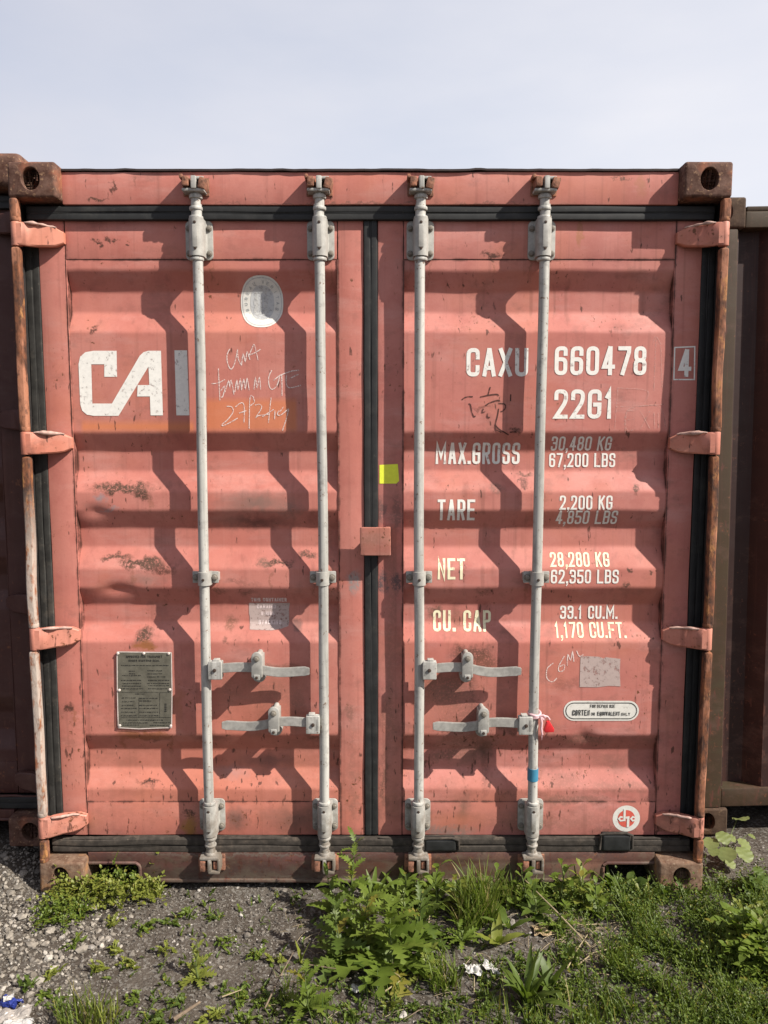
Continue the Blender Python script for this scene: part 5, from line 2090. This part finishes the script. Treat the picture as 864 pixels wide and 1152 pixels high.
# big ragwort group before the middle of the doors
lobed_weed(397, 1040, 948, 'tallest weed, lobed green leaves on one stalk below the second lock rod', 9, 15, .105, .026, M_leaf, (0, .05), spread=1.1)
lobed_weed(375, 1030, 985, 'broad-leaved weed left of the tallest weed under the second lock rod', 8, 7, .09, .018, M_leaf, (-.02, .02), 'lance')
lobed_weed(440, 1085, 1015, 'bushy weed with big jagged leaves in front of the tallest weed', 18, 16, .16, .040, M_leaf, (.0, .03), spread=1.2)
lobed_weed(410, 1062, 1000, 'jagged weed between the tallest and the bushy one', 12, 10, .12, .030, M_leaf, (.01, .0))
lobed_weed(383, 1080, 1018, 'jagged-leaf weed on the left side of the bushy one', 12, 10, .12, .030, M_leaf_d, (-.02, .02))
lobed_weed(470, 1062, 1010, 'dark jagged weed on the right side of the bushy one', 11, 9, .125, .030, M_leaf_d, (.02, .02))
lobed_weed(478, 1098, 1066, 'yellowing weed drooping right of the bushy jagged weed', 5, 4, .07, .017, M_leaf_y, (.02, 0))
lobed_weed(345, 1135, 1085, 'small jagged weed alone near the bottom edge left of centre', 11, 8, .09, .024, M_leaf, (0, 0))
lobed_weed(222, 1100, 1056, 'small jagged weed alone on the bare soil before the left door', 7, 5, .06, .018, M_leaf_y, (0, 0))
rosette(420, 1010, 'long-bladed rosette right behind the bushy jagged weed', 11, .13, .009, 'lance', M_leaf, (.8, 1.35), (.2, .9))
rosette(447, 1005, 'long-bladed rosette at the sill below the middle seam', 9, .12, .010, 'lance', M_leaf, (.8, 1.3), (.3, 1.0))
rosette(338, 1078, 'single upright pointed leaf left of the bushy jagged weed', 2, .085, .008, 'lance', M_leaf_y, (1.1, 1.35), (.0, .2))
rosette(492, 1000, 'young weed of spoon leaves under the third lock rod', 10, .09, .013, 'spoon', M_leaf, (.8, 1.4), (.2, .8))
rosette(466, 992, 'curling weed below the foot of the third lock rod', 8, .085, .012, 'spoon', M_leaf, (.9, 1.45), (.2, .9))
rosette(512, 1012, 'spoon-leaved weed just left of the tall grass', 8, .085, .013, 'spoon', M_leaf, (.9, 1.4), (.2, .8))
grass_tuft(540, 1030, 976, 'tallest grass tuft between the third and fourth lock rods', 210, .060, .0036)
grass_tuft(528, 1042, 990, 'grass tuft in front of the tallest tuft', 110, .045, .0034)
grass_tuft(568, 1012, 980, 'thin grass against the sill right of the tallest tuft', 120, .065, .0030)
grass_tuft(500, 1108, 1066, 'thin grass tuft before the bushy weed and white scrap', 60, .05, .003)
rosette(560, 1062, 'bright pale rosette of long leaves in front of the tall grass', 6, .10, .013, 'lance', M_leaf_y, (.7, 1.3), (.2, .7))
rosette(572, 1046, 'dark long-leaved rosette behind the bright pale one', 4, .12, .012, 'lance', M_leaf_d, (.4, .9), (.2, .7))
lobed_weed(632, 1012, 968, 'upright pale weed below the fourth lock rod', 8, 8, .085, .016, M_leaf, (0, 0), 'spoon')
rosette(612, 1000, 'small spoon-leaved weed at the sill under the fourth rod', 7, .06, .013, 'spoon', M_leaf, (.6, 1.2), (.3, .8))
rosette(648, 1005, 'pointed-leaf weed right of the upright pale weed', 7, .075, .012, 'spoon', M_leaf_y, (.7, 1.3), (.2, .8))
rosette(705, 1003, 'broad dark rosette growing in the right sill pocket', 13, .10, .020, 'spoon', M_leaf_d, (.5, 1.2), (.4, 1.1))
rosette(688, 1000, 'long thin rosette at the left end of the right sill pocket', 5, .11, .006, 'lance', M_leaf, (1.0, 1.4), (.2, .9))
rosette(592, 1128, 'large rosette of long dark leaves near the bottom edge', 18, .15, .012, 'lance', M_leaf_d, (.7, 1.35), (.3, 1.1))
rosette(620, 1112, 'second dark rosette right of the large bottom one', 10, .11, .011, 'lance', M_leaf_d, (.7, 1.3), (.3, .9))
rosette(640, 1080, 'spoon-leaved weed beside the straw litter', 9, .06, .011, 'spoon', M_leaf_d, (.4, 1.2), (.3, .8))
for (u, v, vt, nb, nl, L, W, mt, kd, lb) in [
        (490, 1022, 972, 8, 9, .095, .017, M_leaf, 'spoon', 'tall broad-leaved weed standing at the sill right of the third lock rod'),
        (518, 1026, 985, 8, 8, .085, .015, M_leaf_y, 'spoon', 'yellow-green broad-leaved weed left of the tallest grass tuft'),
        (590, 1014, 972, 7, 8, .08, .015, M_leaf, 'spoon', 'broad-leaved weed close to the foot of the fourth lock rod'),
        (602, 1030, 992, 8, 7, .08, .016, M_leaf_d, 'lance', 'dark leafy weed in front of the fourth lock rod'),
        (655, 1016, 972, 8, 9, .085, .017, M_leaf_y, 'spoon', 'yellow-green weed standing left of the right sill pocket'),
        (672, 1028, 990, 7, 7, .075, .015, M_leaf, 'lance', 'leafy weed in front of the right sill pocket'),
        (455, 1022, 980, 8, 8, .09, .014, M_leaf, 'lance', 'narrow-leaved weed between the tallest weed and the third lock rod'),
        (555, 1018, 978, 7, 7, .075, .016, M_leaf, 'spoon', 'broad-leaved weed growing out of the right side of the tallest grass'),
        (630, 1045, 1015, 8, 6, .07, .014, M_leaf, 'lobed', 'low jagged weed beside the long straw stalk'),
        (520, 1062, 1035, 9, 6, .07, .014, M_leaf, 'lobed', 'low jagged weed in front of the grass left of the pale rosette')]:
    lobed_weed(u, v, vt, lb, nb, nl, L, W, mt, (rv.uniform(-.02, .02), 0), kd)
for i, (u, v, k) in enumerate([(455, 1000, 0), (478, 1008, 1), (523, 1000, 0), (585, 1004, 2), (600, 1018, 0), (660, 998, 1), (673, 1012, 2), (622, 996, 1), (432, 998, 0), (575, 998, 1), (505, 990, 1), (640, 994, 0), (725, 1012, 2), (748, 1010, 0), (770, 1012, 2)]):
    rosette(u, v, 'small leafy weed in the row growing along the foot of the sill', 8, .055 + .012 * k, .011, ('spoon', 'lance', 'lobed')[k], (M_leaf, M_leaf_d, M_leaf_y)[(i + k) % 3], (.6, 1.4), (.3, 1.0), 'weed', 'weeds along the foot of the sill')
for i, (u, v, vt) in enumerate([(600, 1010, 982), (655, 1003, 978), (470, 1004, 978), (430, 1120, 1092), (655, 1150, 1112), (700, 1148, 1108), (760, 1130, 1090), (800, 1090, 1055), (820, 1140, 1105), (740, 1060, 1030), (690, 1085, 1055), (560, 1150, 1115), (610, 1150, 1120), (500, 1150, 1128), (330, 1118, 1095), (370, 1148, 1122)]):
    grass_tuft(u, v, vt, 'thin loose grass tuft growing among the low weeds', 40, .05, .0022, (M_grass, M_leaf_d)[i % 2], 'loose grass tufts among the weeds')
# feathery tufts low on the left
grass_tuft(90, 1150, 1110, 'feathery grass clump at the bottom left corner', 110, .06, .0024, M_grass)
grass_tuft(118, 1145, 1118, 'small feathery clump right of the bottom left grass clump', 50, .04, .0024, M_leaf_y)
for i, (u, v) in enumerate([(130, 1070), (165, 1045), (190, 1040), (145, 1085), (210, 1030), (240, 1032), (60, 1098), (85, 1060), (30, 1110), (125, 1040), (150, 1120), (200, 1130), (245, 1140), (270, 1120), (300, 1125), (185, 1070), (255, 1060), (330, 1145), (310, 1080), (290, 1075),
                            (180, 1145), (225, 1150), (275, 1148), (400, 1140), (440, 1130), (540, 1140), (470, 1135), (110, 1090), (55, 1120), (65, 1130)]):
    creeper(u, v, 'tiny low weed sprouting from the bare gravelly soil', .022, .018, 12, .012, .010, (M_leaf_y, M_leaf, M_leaf_d)[i % 3], (.012, .03), 'tiny weeds on the bare soil', 'weed', 'weed')
# right hand side
creeper(850, 1085, 'leafy bright green weed at the right edge of the picture', .085, .11, 150, .14, .024, M_leaf, (.05, .10), name='weed')
creeper(838, 1055, 'pale leafy weed left of the bright right-edge weed', .05, .05, 34, .07, .018, M_leaf_y, (.04, .08), name='weed')


def broadleaf(u, v, label, leaves, mat):
    """big round leaves on stalks; leaves: (photo column, photo row, depth, radius, tilt)"""
    e = root_at(u, v, 'broadleaf_weed', label, 'weed')
    f = Foliage()
    st = []
    for (lu, lv, dy, r, az, rise) in leaves:
        x, z = pt(lu, lv, e.location.y + dy)
        c = Vector((x, e.location.y + dy, max(z, ground_z(x, e.location.y + dy) + .012))) - e.location
        b = c - Vector((math.cos(az), math.sin(az), 0)) * r * .9
        f.leaf(b, az, r * 1.9, r, rise, .35, 'round', 12, .12, rv.uniform(-.2, .2))
        st.append([Vector((0, 0, 0)), Vector((b.x * .4, b.y * .4, b.z * .75)), b])
    f.obj('foliage', mat, e)
    stems(e, st, .0022)


broadleaf(815, 972, 'broad pale round-leaved weed under the right neighbour container', [(800, 946, -.02, .030, -1.9, -.35), (814, 940, -.01, .030, -1.2, -.3), (803, 956, -.05, .022, -2.2, -.3), (818, 958, -.06, .036, -2.0, -.35), (822, 941, .02, .024, -1.0, -.2), (838, 947, .0, .030, -.9, -.4), (838, 958, -.06, .036, -1.4, -.3), (822, 970, -.09, .022, -1.2, -.3), (846, 940, .04, .016, -.6, -.2), (834, 925, .12, .034, -1.5, .5)], M_leaf_pale)
broadleaf(850, 1012, 'dark broad round-leaved weed at the right edge below the pale one', [(840, 1010, -.03, .036, -2.2, -.3), (858, 990, .02, .050, -1.2, -.2), (850, 1000, 0, .045, -1.7, -.15), (862, 1010, -.02, .045, -1.0, -.3), (853, 978, .05, .020, -1.3, -.2), (845, 992, .03, .034, -2.0, .2)], M_leaf_d)

# ground cover that nobody could count
f1, f2 = Foliage(), Foliage()


def dens(x, y):
    d = .05 + .95 * sstep(.50, .72, x + .10 * nz(x * 3, y * 3)) * sstep(.12, .0, y)
    d *= 1 - .75 * sstep(.16, .05, math.hypot((x - .72) / 1.0, (y + .20) / .9))
    d = max(d, .85 * sstep(.05, .30, x) * sstep(-.40, -.52, y + .06 * nz(x * 5, 1)))
    d = max(d, .45 * sstep(-.18, .05, x) * sstep(-.30, -.42, y) * (.4 + .6 * sstep(-.2, .3, nz(x * 6, y * 6, 2))))
    d = max(d, .22 * sstep(-.80, -.55, x) * sstep(-.36, -.48, y) * sstep(-.3, .3, nz(x * 5, y * 5, 6)) * 1.6)
    d = max(d, .45 * sstep(.05, .2, x) * sstep(.0, -.08, y) * sstep(-.3, .3, nz(x * 7, y * 7, 9)))
    d *= .12 + .88 * sstep(-.18, .16, nz(x * 9, y * 9, 4))
    d *= sstep(-.9, -.7, x)
    return d


cnt = 0
rg = random.Random(5)
while cnt < 9000:
    x, y = rg.uniform(-.95, 1.75), rg.uniform(-.80, .30)
    if y > .03 and x < 1.24:
        continue
    if rg.random() > dens(x, y):
        continue
    cnt += 1
    f = f1 if rg.random() < .6 else f2
    base = (x, y, ground_z(x, y) - .002)
    tall = .016 + .052 * sstep(.52, .80, x) * rg.random()
    if rg.random() < .88:
        f.sprig(base, rg.uniform(0, 6.28), tall * rg.uniform(.8, 1.8), rg.uniform(.5, 1.45), rg.uniform(-.1, .7), rg.randint(4, 8), .0075 * rg.uniform(.6, 1.5), rg)
    else:
        for _ in range(4):
            f.leaf(base, rg.uniform(0, 6.28), tall * rg.uniform(.8, 2.2), .0014 * rg.uniform(.7, 1.5), rg.uniform(.9, 1.5), rg.uniform(0, .8), 'grass', 4, .3)
tag(f1.obj('ground_cover', M_leaf_d), kind='stuff')
tag(f2.obj('ground_cover', M_leaf), kind='stuff')

# dry litter
fs = MB()
for i in range(420):
    if rg.random() < .45:
        x, y = rg.gauss(.72, .11), rg.gauss(-.21, .09)
    else:
        x, y = rg.uniform(-.3, 1.2), rg.uniform(-.62, -.02)
    if y > 0:
        continue
    a, L = rg.uniform(0, 6.28), rg.uniform(.015, .075)
    z = ground_z(x, y) + rg.uniform(.002, .008)
    d = Vector((math.cos(a), math.sin(a), rg.uniform(-.08, .18)))
    p = Vector((x, y, z))
    q = p + d * L * .5 + Vector((0, 0, .004))
    fs.tube([p, q, p + d * L], [.0009, .0008, .0005], 4)
o = fs.build('straw_litter', M_straw)
tag(o, kind='stuff')


def stalk(pts, r, mat, name, label, cat):
    P = []
    for (u, v, z) in pts:
        x, y = gp(u, v, z)
        P.append(Vector((x, y, z + .002)))
    m = MB()
    Q = []
    for i in range(len(P) - 1):
        for j in range(5):
            Q.append(P[i].lerp(P[i + 1], j / 5) + Vector((nz(i + j * .3, u) * .001, 0, nz(u, j) * .001)))
    Q.append(P[-1])
    m.tube(Q, [r * (1 - .45 * i / (len(Q) - 1)) for i in range(len(Q))], 8)
    c = Q[0].copy()
    o = m.build(name, mat)
    for v_ in o.data.vertices:
        v_.co -= c
    o.location = c
    tag(o, label, cat)


stalk([(664, 1066, .012), (624, 1024, .05), (584, 984, .075)], .0034, M_straw, 'dry_stalk', 'longest dry straw stalk leaning up towards the fourth lock rod', 'stalk')
stalk([(638, 1090, .008), (650, 1068, .016), (661, 1052, .03)], .0022, M_straw, 'dry_stalk', 'short straw crossing the foot of the longest stalk', 'stalk')
stalk([(650, 1086, .006), (668, 1072, .018), (700, 1065, .012)], .0022, M_straw, 'dry_stalk', 'curved straw right of the crossing straws', 'stalk')
stalk([(635, 1038, .008), (655, 1041, .010), (678, 1040, .008)], .0024, M_straw, 'dry_stalk', 'pale flat straw lying right of the long stalk', 'stalk')
stalk([(298, 1135, .006), (312, 1105, .03), (330, 1072, .055)], .0026, M_twig, 'twig', 'leaning brown twig near the bottom left of centre', 'twig')
stalk([(250, 1122, .006), (272, 1114, .010)], .0022, M_straw, 'twig', 'short pale twig lying before the left door', 'twig')
stalk([(348, 1086, .012), (375, 1090, .012), (402, 1094, .010)], .0020, M_twig, 'twig', 'thin dark twig lying below the bushy jagged weed', 'twig')
stalk([(430, 1118, .006), (455, 1101, .008)], .0026, M_straw, 'twig', 'pale broken twig below the bushy jagged weed', 'twig')
stalk([(465, 1062, .01), (482, 1042, .03), (484, 1025, .05)], .0022, M_straw, 'dry_stalk', 'curved yellow stalk right of the bushy jagged weed', 'stalk')
stalk([(505, 1128, .006), (560, 1150, .008)], .0022, M_leaf_y, 'stalk', 'green stalk lying at the bottom edge below the white scrap', 'stalk')
stalk([(618, 1138, .008), (636, 1115, .03)], .0022, M_leaf_y, 'stalk', 'green stalk leaning right of the large bottom rosette', 'stalk')
stalk([(195, 1148, .006), (225, 1128, .006)], .0065, M_twig, 'bark_strip', 'rotten brown strip of wood at the bottom left', 'wood')
stalk([(545, 988, .02), (560, 1000, .03), (540, 1010, .02)], .0016, M_straw, 'dry_stalk', 'bent thin straw at the foot of the tallest grass', 'stalk')


for i in range(26):
    u, v = rv.uniform(330, 700), rv.uniform(1000, 1140)
    x, y = gp(u, v)
    m = MB()
    a, L = rv.uniform(0, 6.28), rv.uniform(.04, .11)
    P = [Vector((0, 0, .004)), Vector((math.cos(a) * L * .5, math.sin(a) * L * .5, rv.uniform(.008, .03))), Vector((math.cos(a) * L, math.sin(a) * L, rv.uniform(.003, .02)))]
    m.tube(P, [.0016, .0014, .0008], 6)
    o = m.build('dry_stalk', M_straw if i % 3 else M_twig)
    o.location = (x, y, ground_z(x, y))
    tag(o, 'thin dead stem lying among the weeds before the right door', 'stalk', 'dead stems among the weeds')


def crumple(name, u, v, w, d, h, mat, label, cat, seed, n=18):
    x, y = gp(u, v)
    vs, fs_ = [], []
    for j in range(n + 1):
        for i in range(n + 1):
            a, b = i / n - .5, j / n - .5
            e = 1 + .8 * nz(a * 2.2, b * 2.2, seed)
            vs.append((a * w * e, b * d * e, h * (.25 + .9 * abs(nz(a * 2.6 + seed, b * 2.6)) + .22 * abs(nz(a * 6, b * 6, seed)))))
    for j in range(n):
        for i in range(n):
            q = j * (n + 1) + i
            fs_.append((q, q + 1, q + n + 2, q + n + 1))
    o = mesh_obj(name, vs, fs_, mat)
    m = o.modifiers.new('t', 'SOLIDIFY')
    m.thickness = .0006
    o.location = (x, y, ground_z(x, y) + .004)
    tag(o, label, cat)
    return o


M_plastic = plain_material('white_plastic', (0.40, 0.39, 0.37), .4, 0, .1, 30, .2, (0.35, 0.33, 0.30), .5)
M_bluep = plain_material('blue_plastic', (0.02, 0.035, 0.20), .3, 0, .2, 30)
crumple('plastic_scrap', 532, 1095, .050, .040, .030, M_plastic, 'torn white plastic scrap among the weeds below the tall grass', 'litter', 3)
o = crumple('plastic_scrap', 551, 1092, .055, .030, .022, M_plastic, 'flat white plastic strip right of the torn scrap', 'litter', 8)
o.rotation_euler = (0, .3, -.5)
crumple('dry_leaf', 609, 1050, .055, .048, .014, M_dryleaf, 'tan dry leaf lying beside the long straw stalk', 'leaf', 5, 16)
crumple('plastic_scrap', 402, 1112, .035, .028, .016, M_plastic, 'small dirty white scrap below the bushy jagged weed', 'litter', 12)
# crumpled blue and white packet at the bottom left corner
x, y = gp(12, 1142)
pk = empty('crumpled_packet', (x, y, ground_z(x, y)))
tag(pk, 'crumpled white packet with a dark blue end in the bottom left corner', 'litter')


def fold(name, c, s, mat, seed, rz=0.0, n=22):
    """a piece of stiff film, creased and rolled over on itself"""
    vs, fs_ = [], []
    for j in range(n + 1):
        for i in range(n + 1):
            a, b = i / n * 2 - 1, j / n * 2 - 1
            th = b * 1.9
            cr = .22 * nz(a * 2.2 + seed, b * 2.2) + .16 * abs(nz(a * 4.5, b * 4.5 + seed))
            px_, py_, pz_ = a * s[0] * (1 + .25 * nz(b * 2, seed)), math.sin(th) * s[1] * (.8 + cr), (1 - .55 * b * b + math.cos(th) * .35) * s[2] * (.75 + cr * 1.6)
            vs.append((c[0] + px_ * math.cos(rz) - py_ * math.sin(rz), c[1] + px_ * math.sin(rz) + py_ * math.cos(rz), max(.001, c[2] + pz_)))
    for j in range(n):
        for i in range(n):
            q = j * (n + 1) + i
            fs_.append((q, q + 1, q + n + 2, q + n + 1))
    o = mesh_obj(name, vs, fs_, mat, pk)
    m = o.modifiers.new('t', 'SOLIDIFY')
    m.thickness = .0007
    return o


M_packet = plain_material('grey_white_packet', (0.34, 0.31, 0.28), .4, 0, .4, 22, .5, (0.22, 0.19, 0.15), .5)
fold('wrapper', (.000, .000, -.004), (.055, .026, .022), M_packet, 1, .35)
fold('wrapper_flap', (.035, -.030, -.003), (.040, .018, .014), M_plastic, 4, .1)
fold('blue_end', (-.020, .046, -.002), (.030, .018, .022), M_bluep, 7, -.3)
fold('white_end', (-.030, .050, .018), (.014, .010, .010), M_plastic, 9, .5)

# ------------------------------------------------------------------ knotted ribbon with a red tag on the fourth lock rod
M_rib = plain_material('pink_ribbon', (0.62, 0.40, 0.42), .6, 0, .2, 70, .2, (0.7, 0.62, 0.60))
M_redtag = plain_material('red_plastic_tag', (0.56, 0.030, 0.035), .3, 0, .15, 40)
xr = .595
zr = pt(603, 806, .015)[1]
rb = empty('ribbon', (xr, ROD_Y, zr))
tag(rb, 'pale pink ribbon knotted round the fourth lock rod, holding a small red tag', 'ribbon')
m = MB()
for k, (dz, tilt) in enumerate(((.006, .25), (-.001, -.2), (-.007, .12))):
    m.tube([((ROD_R + .003) * math.cos(a), (ROD_R + .003) * math.sin(a), dz + .006 * math.sin(a + k) * tilt * 4) for a in [2 * math.pi * i / 24 for i in range(25)]], .0048, 8)
m.tube([(.015, -.018, 0), (.028, -.020, .004), (.036, -.018, -.004), (.030, -.019, -.014), (.022, -.02, -.004)], .0045, 8)
m.build('knot', M_rib, rb)
m = MB()
m._merge(bar_mesh([(.020, -.021, -.002), (.023, -.024, -.020), (.021, -.025, -.036), (.025, -.026, -.052), (.024, -.026, -.062)], .010, .002))
for v_ in m.bm.verts:
    pass
m.tube([(.019, -.022, -.002), (.022, -.026, -.022), (.020, -.026, -.045), (.025, -.027, -.066)], [.004, .0045, .004, .003], 8)
m.build('ribbon_end', M_rib, rb)
m = MB()
m.tube([(.030, -.019, .002), (.044, -.018, -.002), (.052, -.016, -.014)], .0035, 8)
m.build('ribbon_loop', M_rib, rb)
m = MB()
m.prism([(.040, -.018), (.050, -.016), (.067, -.044), (.066, -.056), (.034, -.058), (.030, -.052)], -.030, -.014, .003)
m.build('red_tag', M_redtag, rb)
